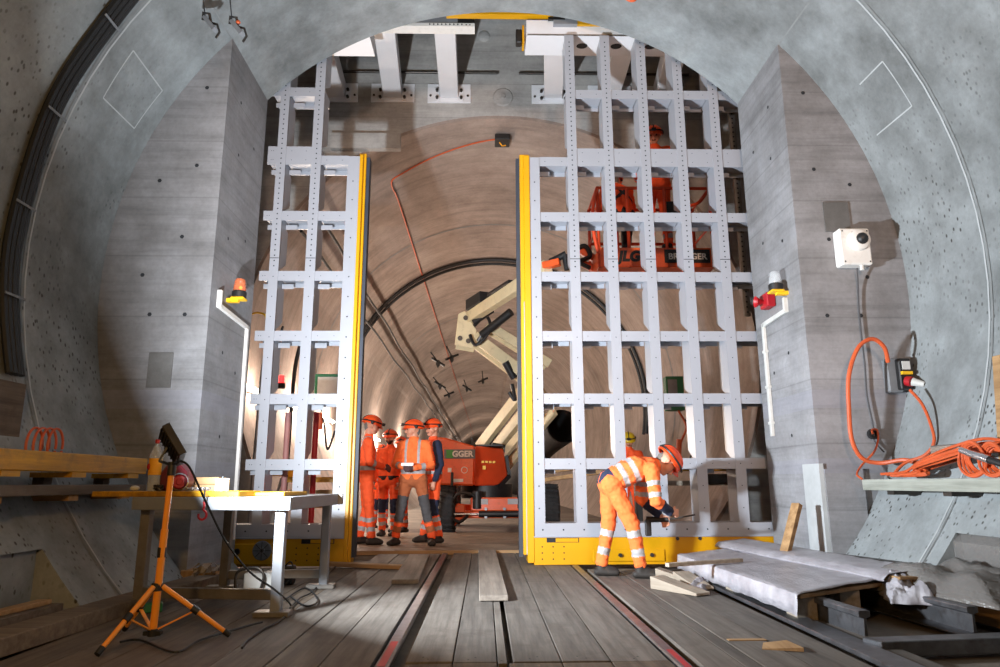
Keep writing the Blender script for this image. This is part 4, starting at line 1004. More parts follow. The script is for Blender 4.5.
# jib to the basket
J1 = at(543, 266, Y=9.9); J2 = at(578, 251, Y=9.75); J3 = at(601, 263, Y=9.7)
b = MB().beam(J1, at(560, 262, Y=9.8), .12, .1); b.beam(at(576, 248, Y=9.75), J3, .1, .1); b.beam(at(582, 263, Y=9.75), at(600, 272, Y=9.7), .1, .09); lb(b, 'jib', ['orange'], .01)
b = MB().cyl(at(550, 262, Y=9.85), at(566, 254, Y=9.8), .05, .05); b.tube(spline([at(575, 250, Y=9.7), at(585, 246, Y=9.65), at(590, 256, Y=9.65), at(580, 262, Y=9.65), at(590, 268, Y=9.6)], 6), .035, 8); b.cyl(at(565, 255, Y=9.8), at(567, 270, Y=9.8), .05, .04); lb(b, 'jib_hoses', ['black'])
bx0, bx1, by0, by1, bz0, bz1 = 1.34, 2.93, 9.15, 9.95, 3.78, 4.95
b = MB().box(bx0, bx1, by0, by1, bz0, bz0+.05); b.box(bx0, bx1, by0-.02, by0+.01, bz0, bz0+.28); b.box(bx0-.01, bx0+.02, by0, by1, bz0, bz0+.28); b.box(bx1-.02, bx1+.01, by0, by1, bz0, bz0+.28); b.box(bx0, bx1, by1-.02, by1, bz0, bz0+.28)
bas = lb(b, 'basket_floor', ['orange'], .006)
b = MB(); rr_ = .024
for z in (bz0+.62, bz1):
    b.tube([(bx0, by0, z), (bx1, by0, z), (bx1, by1, z), (bx0, by1, z), (bx0, by0, z)], rr_, 8)
for x in (bx0, bx0+.42, bx0+.95, bx1-.35, bx1):
    for y in (by0, by1): b.tube([(x, y, bz0), (x, y, bz1)], rr_, 8)
b.tube(spline([(bx0-.02, by0-.02, bz0+.2), (bx0-.09, by0-.05, bz0+.7), (bx0+.0, by0-.02, bz1)], 8), rr_, 8)
b.tube(spline([(bx1-.5, by0-.03, bz1-.3), (bx1-.2, by0-.05, bz1-.25), (bx1-.03, by0, bz1-.05)], 8), rr_, 8)
lb(b, 'basket_rails', ['orange2'])
lb(MB().box(1.62, 2.0, by0-.03, by0-.02, bz0+.02, bz0+.27), 'maker_sign', ['orange'])
text('sign_lettering', 'JLG', .2, 'black', t, (1.745, by0-.035-13.5, bz0+.145), (R(90), 0, 0), bold=.012, shear=.2)
lb(MB().box(2.24, 2.87, by0-.035, by0-.02, bz0+.06, bz0+.25), 'name_plate', ['black'])
text('plate_lettering', 'BRÜGGER', .12, 'letter', t, (2.555, by0-.04-13.5, bz0+.145), (R(90), 0, 0), bold=.003)
lb(MB().box(2.3, 2.55, by0+.05, by0+.2, bz0+.7, bz0+1.0), 'control_console', ['black'], .01)
lb(MB().cyl(at(645, 287, Y=9.6), at(655, 293, Y=9.6), .05, .05), 'step_bar', ['orange'])
person('person in black harness and orange helmet standing upright in the lift basket', (2.24, 9.36, 4.06), R(150), dict(wrR=(.2, .26, 1.1), wrL=(-.2, .26, 1.1)), (-20, 0, 20), straps=False, harness=True, scale=1.07, st=dict(tb=[]), vox=.014)
person('person in black harness stooping at the left end of the lift basket', (1.72, 9.55, 3.83), R(10),
       dict(pelvis=(0, -.1, .86), chest=(0, .0, 1.18), neck=(0, .08, 1.33), head=(0, .15, 1.45), shR=(.18, .05, 1.28), shL=(-.18, .05, 1.28), elR=(.26, .12, 1.02), elL=(-.26, .12, 1.02), wrR=(.2, .32, .95), wrL=(-.2, .32, .95), hipR=(.09, -.1, .84), hipL=(-.09, -.1, .84), knR=(.14, .12, .47), knL=(-.14, .12, .47)), (-25, 0, 0),
       trousers='black', straps=False, harness=True, st=dict(tb=[]), scale=1.0, vox=.014)

# ------------------------------------------------------------------ left foreground: table, hoist, tripod
t = empty('steel_table', 'worn steel frame table with bright edge rails, left foreground behind the tripod', 'table', (-2.1, 5.6, 0))
LG = dict(a=(-1.66, 5.06), b=(-2.72, 5.34), c=(-2.46, 6.3), d=(-1.63, 6.36))
def tb(b, n, m, bev=.004): b.v = [tuple(Vector(v)-t.location) for v in b.v]; return b.build(n, m, t, bev)
for k, (x, y) in LG.items():
    tb(MB().box(x-.035, x+.035, y-.035, y+.035, 0.01, .7), 'leg', ['galv' if k in 'ad' else 'tablesteel'])
    tb(MB().box(x-.14, x+.1, y-.06, y+.06, -.0, .035), 'foot_plate', ['tablesteel'])
b = MB().beam((-2.76, 5.2, .745), (-1.58, 5.0, .745), .05, .09); tb(b, 'front_rail', ['tablesteel' if 0 else 'galv'])
b = MB().beam((-1.60, 5.0, .745), (-1.56, 6.4, .745), .05, .09); tb(b, 'side_rail', ['galv'])
b = MB().beam((-2.74, 5.2, .745), (-2.5, 6.4, .745), .05, .09); b.beam((-2.5, 6.38, .745), (-1.5, 6.38, .745), .05, .09); tb(b, 'rear_rail', ['tablesteel'])
tb(MB().beam(LG['a']+(.14,), LG['b']+(.12,), .05, .07), 'cross_rail', ['tablesteel']); tb(MB().beam(LG['c']+(.12,), LG['d']+(.12,), .05, .07), 'cross_rail', ['tablesteel'])
tb(MB().prism([(-2.7, 5.22), (-1.62, 5.03), (-1.6, 6.3), (-2.48, 6.3)], 'z', .765, .789), 'top_plate', ['tablesteel'])
b = MB().prism([(-3.12, 5.3), (-1.98, 5.09), (-1.93, 5.42), (-3.1, 5.62)], 'z', .7905, .83); tag(b.build('table_board', 'yellowwood', bevel=.004), 'yellow shuttering board lying over the left of the table and the walkway', 'board', 'yellow boards on the table')
b = MB().prism([(-2.6, 5.45), (-1.72, 5.3), (-1.66, 5.75), (-2.5, 5.9)], 'z', .7905, .82); tag(b.build('table_board', 'yellowwood', bevel=.004), 'duller yellow board on the right half of the table under the wood blocks', 'board', 'yellow boards on the table')
# bottle
p = at(153, 489, Y=5.3); p.z = .8315
t = empty('water_bottle', 'clear plastic bottle with red cap and yellow label standing on the yellow board', 'bottle', tuple(p))
MB().lathe([(0, 0), (.035, .0), (.042, .012), (.042, .1), (.044, .11), (.044, .24), (.042, .26), (.026, .315), (.014, .335), (.014, .352), (0, .353)], seg=24).build('bottle_body', 'bubble', t)
lb_ = MB().lathe([(.0452, .115), (.0452, .235)], seg=24, m=0).build('label', 'tarp', t)
MB().ball((-.025, -.038, .175), .018, .003, .024).build('red_mark', 'red', lb_)
MB().lathe([(0, .375), (.014, .375), (.016, .37), (.016, .345), (0, .345)], seg=16).build('cap', 'red', t)
# chain hoist
p = at(171, 489, Y=5.28); p.z = .8315
t = empty('chain_hoist', 'dark red chain hoist with bright red wheel lying on the table behind the bottle', 'hoist', tuple(p))
MB().prism([(-.1, .0), (.07, 0), (.11, .06), (.09, .14), (.03, .2), (-.05, .2), (-.1, .13)], 'y', .02, .15).build('casing', 'maroon', t, bevel=.012)
b = MB().lathe([(.0, .02), (.02, .02), (.025, .01), (.042, .01), (.05, .0), (.0, 0)], (.05, .015, .065), 20, 0, (.5, -1, 0)); b.build('hand_wheel', 'red', t)
MB().lathe([(.056, .0), (.064, .01), (.056, .02)], (.05, .01, .065), 20, 0, (.5, -1, 0)).build('wheel_rim', 'chrome', t)
def chain(b, pts, r=.011, wr=.004):
    for i in range(len(pts)-1):
        a = Vector(pts[i]); c = Vector(pts[i+1]); m_ = (a+c)/2; d = (c-a).normalized(); s_ = d.orthogonal().normalized()
        if i % 2: s_ = d.cross(s_)
        L_ = (c-a).length*.72
        b.tube([m_+d*L_*math.cos(q)+s_*r*math.sin(q) for q in np.linspace(0, 2*math.pi, 9)], wr, 5)
b = MB(); chain(b, [(-.07+.022*math.sin(i*2.1), -.05+.02*math.cos(i*1.3), .008+.03*abs(math.sin(i*.9))) for i in range(22)]); b.build('loose_chain', 'darksteel', t)
p = at(203, 513, Y=5.0)
b = MB(); chain(b, [(.12+.018*i, -.06-.002*i, .012+.006*(i % 2)) for i in range(12)]); b.build('silver_chain', 'chrome', t)
th = empty('crane_hook', 'small red load hook hanging in front of the table edge', 'hook', tuple(p))
MB().tube([(.0, 0, .16), (0, 0, .07)], .006, 6).build('chain_end', 'darksteel', th)
MB().tube(spline([(-.0, 0, .075), (.005, 0, .04), (-.0, 0, .025), (.022, 0, .0), (.02, 0, -.03), (-.005, 0, -.045), (-.028, 0, -.03), (-.03, 0, -.005)], 6), .008, 8).build('hook', 'red', th)
p = at(208, 489, Y=5.6); p.z = .8205
for k, (dx, z, rz, lab) in enumerate(((0, 0, 5, 'lower of two stacked wood blocks on the table'), (.01, .056, -8, 'upper of two stacked wood blocks on the table'))):
    o = tag(MB().box(-.1, .1, -.06, .06, 0, .055).build('wood_block', 'newwoodx', bevel=.003), lab, 'wood block', 'stacked wood blocks'); o.location = p+Vector((dx, 0, z)); o.rotation_euler = (0, 0, R(rz))
p = at(222, 489, Y=5.38); p.z = .8205
t = empty('paint_tin', 'small white tin with dark knob standing on the table beside the wood blocks', 'tin', tuple(p))
b = MB().lathe([(0, 0), (.048, 0), (.05, .004), (.05, .092), (.052, .096), (.046, .1), (0, .1)], seg=24); b.build('can', 'whitep', t); MB().lathe([(0, .118), (.012, .115), (.012, .1)], seg=10).build('knob', 'black', t)
p = at(135, 488, Y=5.35); p.z = .8315
tag(MB().ball(p+Vector((0, 0, .02)), .035, .025, .02).build('crumpled_rag', 'lgrey'), 'small crumpled rag on the yellow board left of the bottle', 'rag')
# tripod lamp
bx, by = -2.14, 4.30
t = empty('tripod_lamp', 'orange tripod work lamp with dark flood head, legs spread on the deck', 'lamp', (bx, by, 0))
tl = lambda v: Vector(v)-Vector((bx, by, 0))
hub = Vector((.0, 0, .30)); low = Vector((0.0, 0, .055)); top = Vector((.03, -.02, .99))
MB().cyl(low, (.018, -.012, .62), .021, .021, 14).build('lower_tube', 'tripod', t); MB().cyl((.017, -.012, .6), top, .017, .017, 14).build('upper_tube', 'tripod', t)
MB().cyl((.010, -.005, .46), (.012, -.006, .52), .025, .025).build('collar', 'black', t, bevel=.003); MB().cyl((0, 0, .275), (0, 0, .32), .032, .03).build('collar', 'black', t, bevel=.003); b = MB().cyl((0, 0, .03), (0, 0, .07), .03, .03); b.box(-.05, .05, -.02, .02, .035, .06); b.build('leg_bracket', 'black', t, bevel=.003)
for f in ((-2.254, 3.946), (-1.738, 4.381), (-2.43, 4.576)):
    ft = tl((f[0], f[1], .022)); hub2 = hub+(Vector((ft.x, ft.y, 0)).normalized())*.03
    lg = MB().cyl(hub2, ft, .015, .013, 12).build('leg', 'tripod', t)
    d = (ft-hub2).normalized(); MB().cyl(ft-d*.03, ft+d*.012, .018, .016, 12).build('rubber_foot', 'black', lg)
    m_ = hub2+(ft-hub2)*.5; MB().beam(low, m_, .018, .008).build('brace', 'tripod', t); MB().cyl(m_-d*.025, m_+d*.02, .021, .021, 10).build('clamp', 'black', lg)
nrm = Vector((.70, .54, .47)).normalized(); u = Vector((.59, 0, -.80)); u = (u-nrm*u.dot(nrm)).normalized(); v = nrm.cross(u)
hc = tl(at(174, 444.5, Y=4.25)); HMx = Matrix((u, v, nrm)).transposed().to_4x4(); HMx.translation = hc
b = MB().box(-.105, .105, -.1, .1, -.03, .0, 0, HMx)
for i in range(9): b.box(-.1+.024*i, -.092+.024*i, -.085, .085, -.042, -.03, 0, HMx)
b.box(-.105, .105, -.1, -.09, 0, .014, 0, HMx); b.box(-.105, .105, .09, .1, 0, .014, 0, HMx); b.box(-.105, -.095, -.1, .1, 0, .014, 0, HMx); b.box(.095, .105, -.1, .1, 0, .014, 0, HMx)
fl = b.build('flood_head', 'darksteel', t, bevel=.004)
MB().box(-.09, .09, -.085, .085, .0, .003, 0, HMx).build('lit_panel', 'lampface', fl)
b = MB().tube([hc-u*.12+v*0, hc-u*.12-nrm*.0-Vector((0, 0, .0))], .006) if 0 else MB()
e1 = hc+v*.085; e2 = hc-v*.085
b.beam(top, (top+hc)/2-nrm*.08, .03, .012); b.beam((top+hc)/2-nrm*.08, hc-nrm*.04, .03, .012); b.cyl(top-Vector((0, 0, .06)), top+Vector((0, 0, .02)), .024, .024)
b.beam(top, hc+u*.1-nrm*.02, .03, .012); b.build('yoke', 'black', t)
tag(MB().tube(spline([at(181, 461, Y=4.2), at(190, 468, Y=4.2), at(205, 500, Y=4.35), at(225, 540, Y=4.5), at(250, 572, Y=4.7), at(275, 590, Y=4.9), at(291, 606, Z=.01), at(282, 619, Z=.01), at(262, 630, Z=.01), at(248, 640, Z=.01), at(242, 648, Z=.01)], 8), .007, 6).build('lamp_cable', 'black'), 'thin black cable sagging from the tripod lamp to the deck by the table', 'cable', 'black cables on the deck')
for k, (pts, lab) in enumerate((([(290, 608), (300, 598), (312, 592), (322, 580), (332, 570), (340, 563)], 'black cable running across the deck past the right table foot'), ([(284, 600), (305, 588), (318, 600), (306, 606), (290, 596)], 'looped black cable on the deck under the right end of the table'), ([(120, 642), (140, 640), (175, 652), (200, 640), (240, 628), (262, 622)], 'black cable lying along the deck between tripod and table'))):
    tag(MB().tube(spline([at(x, y, Z=.014) for x, y in pts], 8), .007, 6).build('floor_cable', 'black'), lab, 'cable', 'black cables on the deck')
# things under the table
p = at(262, 592, Z=0)
t = empty('carry_frame', 'small grey box with a bent tube handle on the deck under the table', 'box', tuple(p))
MB().box(-.16, .12, 0, .22, .0, .15).build('box_body', 'lgrey', t, bevel=.01); MB().tube(spline([(-.2, -.05, .0), (-.2, -.05, .16), (-.05, -.05, .2), (.02, -.05, .14), (.0, -.05, .02)], 8), .012, 8).build('tube_handle', 'darksteel', t)
p = at(284, 585, Z=0)
t = empty('small_transformer', 'small black power box with cables on the deck behind the table leg', 'box', tuple(p)); MB().box(-.07, .07, 0, .12, 0, .16).build('casing', 'black', t, bevel=.01); MB().tube(spline([(0, 0, .16), (.06, -.04, .2), (.1, -.06, .1), (.04, -.1, .02)], 6), .007, 6).build('lead', 'black', t)
p = at(195, 583, Z=0)
tag(MB().box(-.1, .22, -.1, .1, 0, .12).build('brown_carton', 'newwood', bevel=.006), 'low brown carton with litter against the left pillar', 'carton').location = p
for k, (x, y, m_, lab) in enumerate(((198, 572, 'palewood', 'crumpled paper scrap on the left of the litter heap'), (213, 571, 'foil', 'crumpled clear film on the right of the litter heap'))):
    pp = at(x, y, Y=6.25); b = MB()
    for q in range(7): a = random.uniform(0, 6); c = pp+Vector((random.uniform(-.06, .06), random.uniform(-.05, .05), random.uniform(-.01, .03))); b.add([c+Vector((random.uniform(-.07, .07), random.uniform(-.05, .05), random.uniform(-.04, .05))) for _ in range(4)], [(0, 1, 2), (0, 2, 3), (1, 2, 3), (0, 1, 3)])
    tag(b.build('litter', m_), lab, 'litter', 'litter against the left pillar')
o = tag(MB().box(-.09, .09, -.05, .05, 0, .06).build('green_box', 'green', bevel=.006), 'small dark green box on the deck behind the tripod legs', 'box'); o.location = at(148, 612, Z=0); o.rotation_euler = (0, 0, .4)

# ------------------------------------------------------------------ right foreground: wrapped panels, rails
b = MB().prism([(1.66, 1.5), (1.82, 1.5), (1.86, 6.5), (1.70, 6.55)], 'z', 0, .028)
tag(b.build('flat_steel_bar', 'railsteel', bevel=.004), 'long flat grey steel bar lying on the deck along the foil-wrapped panels', 'steel bar')
b = MB().prism([(1.86, 1.5), (1.97, 1.5), (1.97, 6.2), (1.88, 6.2)], 'z', -.02, .012)
tag(b.build('edge_timber', 'plank', bevel=.004), 'narrow grey timber between the flat steel bar and the stored rail', 'timber')
def stored_rail(x, y0, y1, rz, lab, z0):
    s = 1.0; prof = [(p*1.0, (q+.172)*s) for p, q in rail_profile()]
    b = MB().prism(prof, 'y', 0, y1-y0); o = tag(b.build('stored_rail', 'railsteel', bevel=.002), lab, 'rail', 'stored rail pieces'); o.location = (x, y0, z0); o.rotation_euler = (0, 0, R(rz))
stored_rail(1.95, 4.22, 7.4, 3, 'stored rail piece with rusty cut end sticking out left from under the wrapped panels', -.02)
stored_rail(2.66, 4.33, 7.4, 3, 'stored rail piece sticking out right under the bubble wrap', -.02)
b = MB().prism([(1.82, 4.02), (3.25, 4.18), (3.25, 4.05), (1.86, 3.9)], 'z', -.03, .05)
tag(b.build('cross_sleeper', 'railsteel', bevel=.004), 'grey steel cross beam in front of the stored rails at the bottom right', 'beam')
MB().box(1.98, 3.3, 1.0, 8, -.075, -.055).build('floor_side', 'slab', kind='structure')
# panel stack: from measured corners
A = at(680, 557.6, Z=.24); B_ = at(800, 597, Z=.24); C_ = at(876, 581, Z=.26); D_ = at(915, 570, Z=.27); E_ = at(735, 538, Z=.24)
print('panel corners', A, B_, C_, D_, E_)
t = empty('panel_stack', 'low stack of long panels wrapped in translucent grey film, right foreground', 'panel stack', (2.4, 6.0, 0))
FLc, FRc, BRc, BLc = (1.76, 4.62), (2.56, 5.12), (2.62, 7.7), (1.69, 7.1)
def quad(u_, v_): return [(FLc[k]*(1-u_)+FRc[k]*u_)*(1-v_)+(BLc[k]*(1-u_)+BRc[k]*u_)*v_ for k in (0, 1)]
def film_patch(z, nx=24, ny=60):
    vs = []; fs = []
    for j in range(ny+1):
        v_ = j/ny
        for i in range(nx+1):
            if i < 3:
                x, y = quad(-.03, v_); zz = z-(.125*(2-i)/2)+.012*noise.noise(Vector((y*6, i, 0)))*(i < 2); x -= .01+.012*(2-i)*.6+.012*noise.noise(Vector((y*7, i*2, 5)))
            else:
                u_ = -.02+(i-3)/(nx-3)*1.12; x, y = quad(u_, v_)
                zz = z+.008+.02*max(0, u_)+.006*noise.noise(Vector((x*7, y*3, 1)))+.004*noise.noise(Vector((x*22, y*9, 3)))
            if j == 0: y -= .02+.05*noise.noise(Vector((x*8, 0, 2))); zz -= .004
            vs.append((x, y, zz))
    for j in range(ny):
        for i in range(nx):
            a = j*(nx+1)+i; fs.append((a, a+1, a+nx+2, a+nx+1))
    return vs, fs
b = MB(); vs, fs = film_patch(.188); b.add([tuple(Vector(v)-t.location) for v in vs], fs, 0, True)
o = b.build('film', 'foil', t); sd = o.modifiers.new('sol', 'SOLIDIFY'); sd.thickness = .002
b = MB().prism([tuple(quad(*q)) for q in ((0, 0), (1.1, 0), (1.1, .99), (0, .99))], 'z', .155, .182); b.v = [tuple(Vector(v)-t.location) for v in b.v]; b.build('board', 'newwoodx', t, bevel=.003)
for v_ in (.05, .5, .92):
    for u_ in (.1, .62):
        xx, yy = quad(u_, v_); MB().box(xx-.07-2.4, xx+.07-2.4, yy-.08-6, yy+.08-6, -.02, .154).build('bearer_block', 'palewood', t, bevel=.004)
# ridge roll: two stacked strips wrapped in film lying lengthways
t2 = empty('wrapped_strip', 'long ribbed strip package in white film lying on top of the panel stack', 'package', (2.8, 6.2, .27))
ra, rb_ = Vector((2.45, 7.7, .235)), Vector((2.74, 5.0, .235))
d = (rb_-ra).normalized(); s_ = Vector((-d.y, d.x, 0)); vs = []; fs = []
ny = 60; prof = [(-.17, -.02), (-.15, .0), (-.13, .03), (-.09, .055), (-.04, .05), (.02, .04), (.12, .035), (.2, .025), (.24, -.01), (.24, -.025)]
for j in range(ny+1):
    c = ra+(rb_-ra)*(j/ny)
    for (a_, h_) in prof: vs.append(c-s_*a_+Vector((0, 0, h_+.006*noise.noise(Vector((a_*20, j*.4, 0)))))-t2.location)
k = len(prof)
for j in range(ny):
    for i in range(k-1): a = j*k+i; fs.append((a, a+1, a+k+1, a+k))
o = MB().add(vs, fs, 0, True).build('film_cover', 'foil', t2); sd = o.modifiers.new('sol', 'SOLIDIFY'); sd.thickness = .002
b = MB()
for h_ in (.0, .022):
    p1, p2 = ra+s_*-.1+Vector((0, 0, h_-.008)), rb_+d*(.05+.03*(h_ > 0))+s_*-.1+Vector((0, 0, h_-.008)); b.beam(p1-t2.location-Vector((0, 0, .012)), p2-t2.location-Vector((0, 0, .012)), .15, .018)
b.build('wooden_strips', 'newwoodx', t2, bevel=.002)
# bubble wrap heap
def heap(name, lab, cx, cy, z0, rx, ry, h, mat, seed, rz=0, base=0):
    vs = []; fs = []; n_ = 34
    for j in range(n_+1):
        for i in range(n_+1):
            u_, v_ = i/n_*2-1, j/n_*2-1; q = max(abs(u_), abs(v_)); r_ = math.hypot(u_, v_)
            e = max(0, 1-q**3); f = noise.noise(Vector((u_*1.3+seed, v_*1.3, seed)))+.35*noise.noise(Vector((u_*3+seed, v_*3, 2)))+.12*noise.noise(Vector((u_*9, v_*9+seed, 2)))
            z = z0+h*e*(.65+.55*f); k_ = 1+.12*noise.noise(Vector((u_*2, v_*2, seed+9)))
            x, y = u_*rx*k_, v_*ry*k_; a = R(rz); vs.append((cx+x*math.cos(a)-y*math.sin(a), cy+x*math.sin(a)+y*math.cos(a), max(z0, z)))
    for j in range(n_):
        for i in range(n_):
            a = j*(n_+1)+i; fs.append((a, a+1, a+n_+2, a+n_+1))
    o = MB().add(vs, fs, 0, True).build(name, mat); sd = o.modifiers.new('sol', 'SOLIDIFY'); sd.thickness = .004
    return tag(o, lab, 'plastic wrap', 'plastic wrap heaps')
heap('bubble_wrap', 'big crumpled heap of bubble wrap at the right edge over the stored rail', 2.98, 4.95, .13, .36, .55, .27, 'bubblewrap', 3, 20)
heap('plastic_wrap', 'crumpled film end spilling off the wrapped panels between the two stored rails', 2.63, 4.95, .1, .14, .25, .2, 'foil', 8, -20)
heap('plastic_wrap', 'small twist of crumpled film on the deck beside the wooden wedges', 1.62, 6.25, .0, .08, .25, .09, 'foil', 5, -30)
b = MB(); vs = []; fs = []
for j in range(25):
    for i, (x, z) in enumerate(((3.26, .1), (3.27, .44), (3.36, .53), (3.6, .54))):
        y = 3.4+j*.083; vs.append((x+.02*noise.noise(Vector((i, y*3, 0))), y, z+.015*noise.noise(Vector((i, y*4, 5)))))
for j in range(24):
    for i in range(3): a = j*4+i; fs.append((a, a+1, a+5, a+4))
o = MB().add(vs, fs, 0, True).build('bubble_wrap', 'bubblewrap'); sd = o.modifiers.new('sol', 'SOLIDIFY'); sd.thickness = .004
tag(o, 'sheet of bubble wrap draped over the concrete ledge at the right wall', 'plastic wrap', 'plastic wrap heaps')
# lath across the film, dark box, leaning timber
p1, p2 = at(667, 565, Z=.225), at(741, 560, Z=.225)
tag(MB().beam(p1, p2, .05, .03).build('wooden_lath', 'palewood', bevel=.002), 'pale wooden lath lying across the near corner of the wrapped panels', 'lath')
pa = at(788, 541, Y=6.55); pb = at(797, 504, Y=6.62); pa = pb+(pa-pb)*((pb.z+.0)/(pb.z-pa.z))*.99
tag(MB().beam(pa, pb, .09, .05).build('leaning_timber', 'newwoodx', bevel=.003), 'short sawn timber leaning against the foot of the right pillar', 'timber')
tag(MB().beam((2.86, 6.5, .23), (3.3, 4.9, .23), .06, .05).build('dark_batten', 'darksteel'), 'dark batten lying behind the wrapped panels at the foot of the lining', 'batten')
b = MB().prism([(2.97, 4.3), (3.1, 4.3), (3.1, 5.2), (2.97, 5.2)], 'z', -.02, .1)
tag(b.build('short_timber', 'newwood', bevel=.004), 'short timber beside the right stored rail below the bubble wrap', 'timber')
b = MB().prism([(2.86, 3.94), (3.2, 3.94), (3.15, 4.0), (2.88, 3.99)], 'z', .05, .07) 
tag(b.build('wood_chip', 'newwood'), 'small orange wood chip on the cross beam at the bottom right', 'chip')

# ------------------------------------------------------------------ things inside the far tunnel
# ventilation hose seen through the right leaf
pts = [Vector((.75, 22, .9)), Vector((1.2, 19, 1.8)), Vector((1.62, 16.6, 2.2))]
sp_ = spline(pts, 24); b = MB().tube(sp_, .3, 20, 0, False, [.40+.018*(i % 2) for i in range(len(sp_))]); b.tube(sp_, .36, 20, 0, False)
tag(b.build('air_duct', 'rubber'), 'big dark ribbed air hose seen through the lower left of the right gate leaf', 'duct')
# long boards on trestles behind the right leaf
for k_, (z, lab) in enumerate(((1.03, 'upper of two long pale boards behind the right gate leaf'), (.82, 'lower of two long pale boards behind the right gate leaf'))):
    a = at(530, 474+8*k_, Y=11.5); c = at(622, 462+7*k_, Y=10.6); tag(MB().beam(a, c, .1, .06).build('long_board', 'newwoodx', bevel=.003), lab, 'board', 'long boards behind the right leaf')
t = empty('board_rack', 'rack of yellow and pale timbers behind the right gate leaf beside the worker', 'rack', (2.3, 9.0, 0))
MB().box(-.7, .75, -.1, .1, 1.02, 1.14).build('yellow_beam', 'yellowwood', t, bevel=.004)
MB().box(-.6, .6, -.12, .02, .84, .9).build('pale_beam', 'palewood', t, bevel=.004)
for xx in (-.6, .6): MB().box(xx-.04, xx+.04, -.05, .05, -.03, 1.02).build('upright', 'darksteel', t)
MB().box(.1, .5, -.2, -.1, .86, .98).build('clamp', 'darksteel', t, bevel=.01)
# green boxes + hanging cables
t = empty('green_cabinet', 'green switch cabinet on the tunnel wall behind the right gate leaf', 'cabinet', (3.25, 12.6, 2.35)); b = MB()
b.box(-.2, .12, -.12, .1, -.2, .42); b.build('casing', 'green', t, bevel=.01); MB().box(-.17, .0, -.125, -.12, .05, .36).build('front_panel', 'grey', t)
MB().tube(spline([(0, -.1, -.2), (.12, -.12, -.5), (0, -.12, -.8), (-.06, -.12, -1.2)], 8), .02, 6).build('cable', 'orangecable', t); MB().tube(spline([(.05, -.1, -.3), (.25, -.12, -.6), (.18, -.12, -1.0), (-.02, -.12, -1.3)], 8), .015, 6).build('cable', 'black', t)
MB().cyl((-.02, -.13, -.72), (-.05, -.13, -.98), .05, .05, 12).build('coupling', 'orangecable', t)
t = empty('green_cabinet', 'green framed cabinet with a hanging orange plug, seen through the left gate leaf', 'cabinet', (-2.95, 11.4, 1.95)); t.location = at(329, 388, Y=11.4)
b = MB().box(-.22, .22, -.08, .1, -.2, .22); b.build('casing', 'green', t, bevel=.01); MB().box(-.17, .17, -.085, -.08, -.15, .17).build('front_panel', 'lgrey', t)
MB().tube(spline([(0, -.1, -.2), (-.08, -.12, -.4), (-.02, -.12, -.6), (.05, -.12, -1.0), (.15, -.1, -.7)], 8), .018, 6).build('cable', 'black', t); MB().cyl((-.1, -.13, -.42), (-.08, -.13, -.68), .04, .04, 12).build('coupling', 'orangecable', t)
# pallet of orange boards & machine parts behind left leaf
t = empty('board_stack', 'stack of orange-brown boards on trestles behind the left gate leaf', 'stack', tuple(at(324, 486, Y=9.9)))
for i in range(3): MB().box(-.5, .2, -.2, .3, .05-.17*i, .12-.17*i).build('board', 'yellowwood' if i == 0 else 'newwoodx', t, bevel=.004)
MB().box(-.4, -.34, -.1, .2, -.76, -.3).build('support', 'darksteel', t); MB().box(.1, .16, -.1, .2, -.76, -.3).build('support', 'darksteel', t)
t = empty('yellow_drill', 'small yellow and black rock drill behind the left gate leaf', 'machine', tuple(at(293, 474, Y=9.9)))
MB().cyl((-.3, 0, .0), (.05, 0, .02), .03).build('feed_bar', 'yplastic', t); MB().box(-.05, .12, -.08, .08, -.08, .1).build('drill_body', 'tarp', t, bevel=.015); MB().ball((.08, -.06, .08), .05).build('knob', 'black', t); MB().tube(spline([(.1, 0, 0), (.05, -.05, -.2), (-.05, -.05, -.3)], 6), .025, 8).build('hose', 'black', t)
for (dx, lab) in ((-.15, ''), (.1, '')): MB().beam((dx, 0, -.05), (dx*2.2, 0, -.8), .03, .03).build('strut', 'galv', t)
# red marker pole; second pole painted for the reddish light on a gate post
for k_, (x, lab) in enumerate(((312, 'red marker pole behind the left gate leaf, beside the middle post'), (283, 'reddish light on a gate post, put in as a pole behind the left leaf'))):
    p = at(x, 500, Y=8.75); tag(MB().cyl((p.x, 8.75, .0), (p.x+.0, 8.75, 1.75 if k_ == 0 else 1.75), .035, .035).build('red_pole_or_post_light', 'red' if k_ == 0 else 'postredlight'), lab, 'pole', 'marker pole and reddish post light')
# black and white pipes standing in the chamber, seen between pillar and left leaf
for k_, (x, yy, r_, m_, lab) in enumerate(((290, 10.3, .03, 'black', 'black upright hose behind the middle of the left gate leaf'), (258, 10.2, .035, 'galv', 'bright steel pipe rising in the gap between left pillar and gate'), (266, 10.3, .02, 'black', 'thin black pipe in the gap between left pillar and gate'))):
    p = at(x, 400, Y=yy); tag(MB().tube(spline([(p.x, yy, -.03), (p.x+.02, yy, 1.5), (p.x+.05, yy, 2.6), (p.x+.18, yy, 3.2)], 8), r_, 8).build('upright_pipe', m_), lab, 'pipe', 'upright pipes in the gate chamber')
t = empty('red_signal', 'small red signal light on the tunnel wall behind the left gate leaf', 'light', tuple(at(281.5, 383, Y=10.4)))
MB().lathe([(0, .12), (.04, .11), (.045, 0), (0, 0)], seg=12).build('lens', 'redlit', t); MB().box(-.05, .05, -.04, .04, -.08, 0).build('socket', 'black', t); MB().box(-.02, .02, .0, .06, -.08, .05).build('bracket', 'black', t)
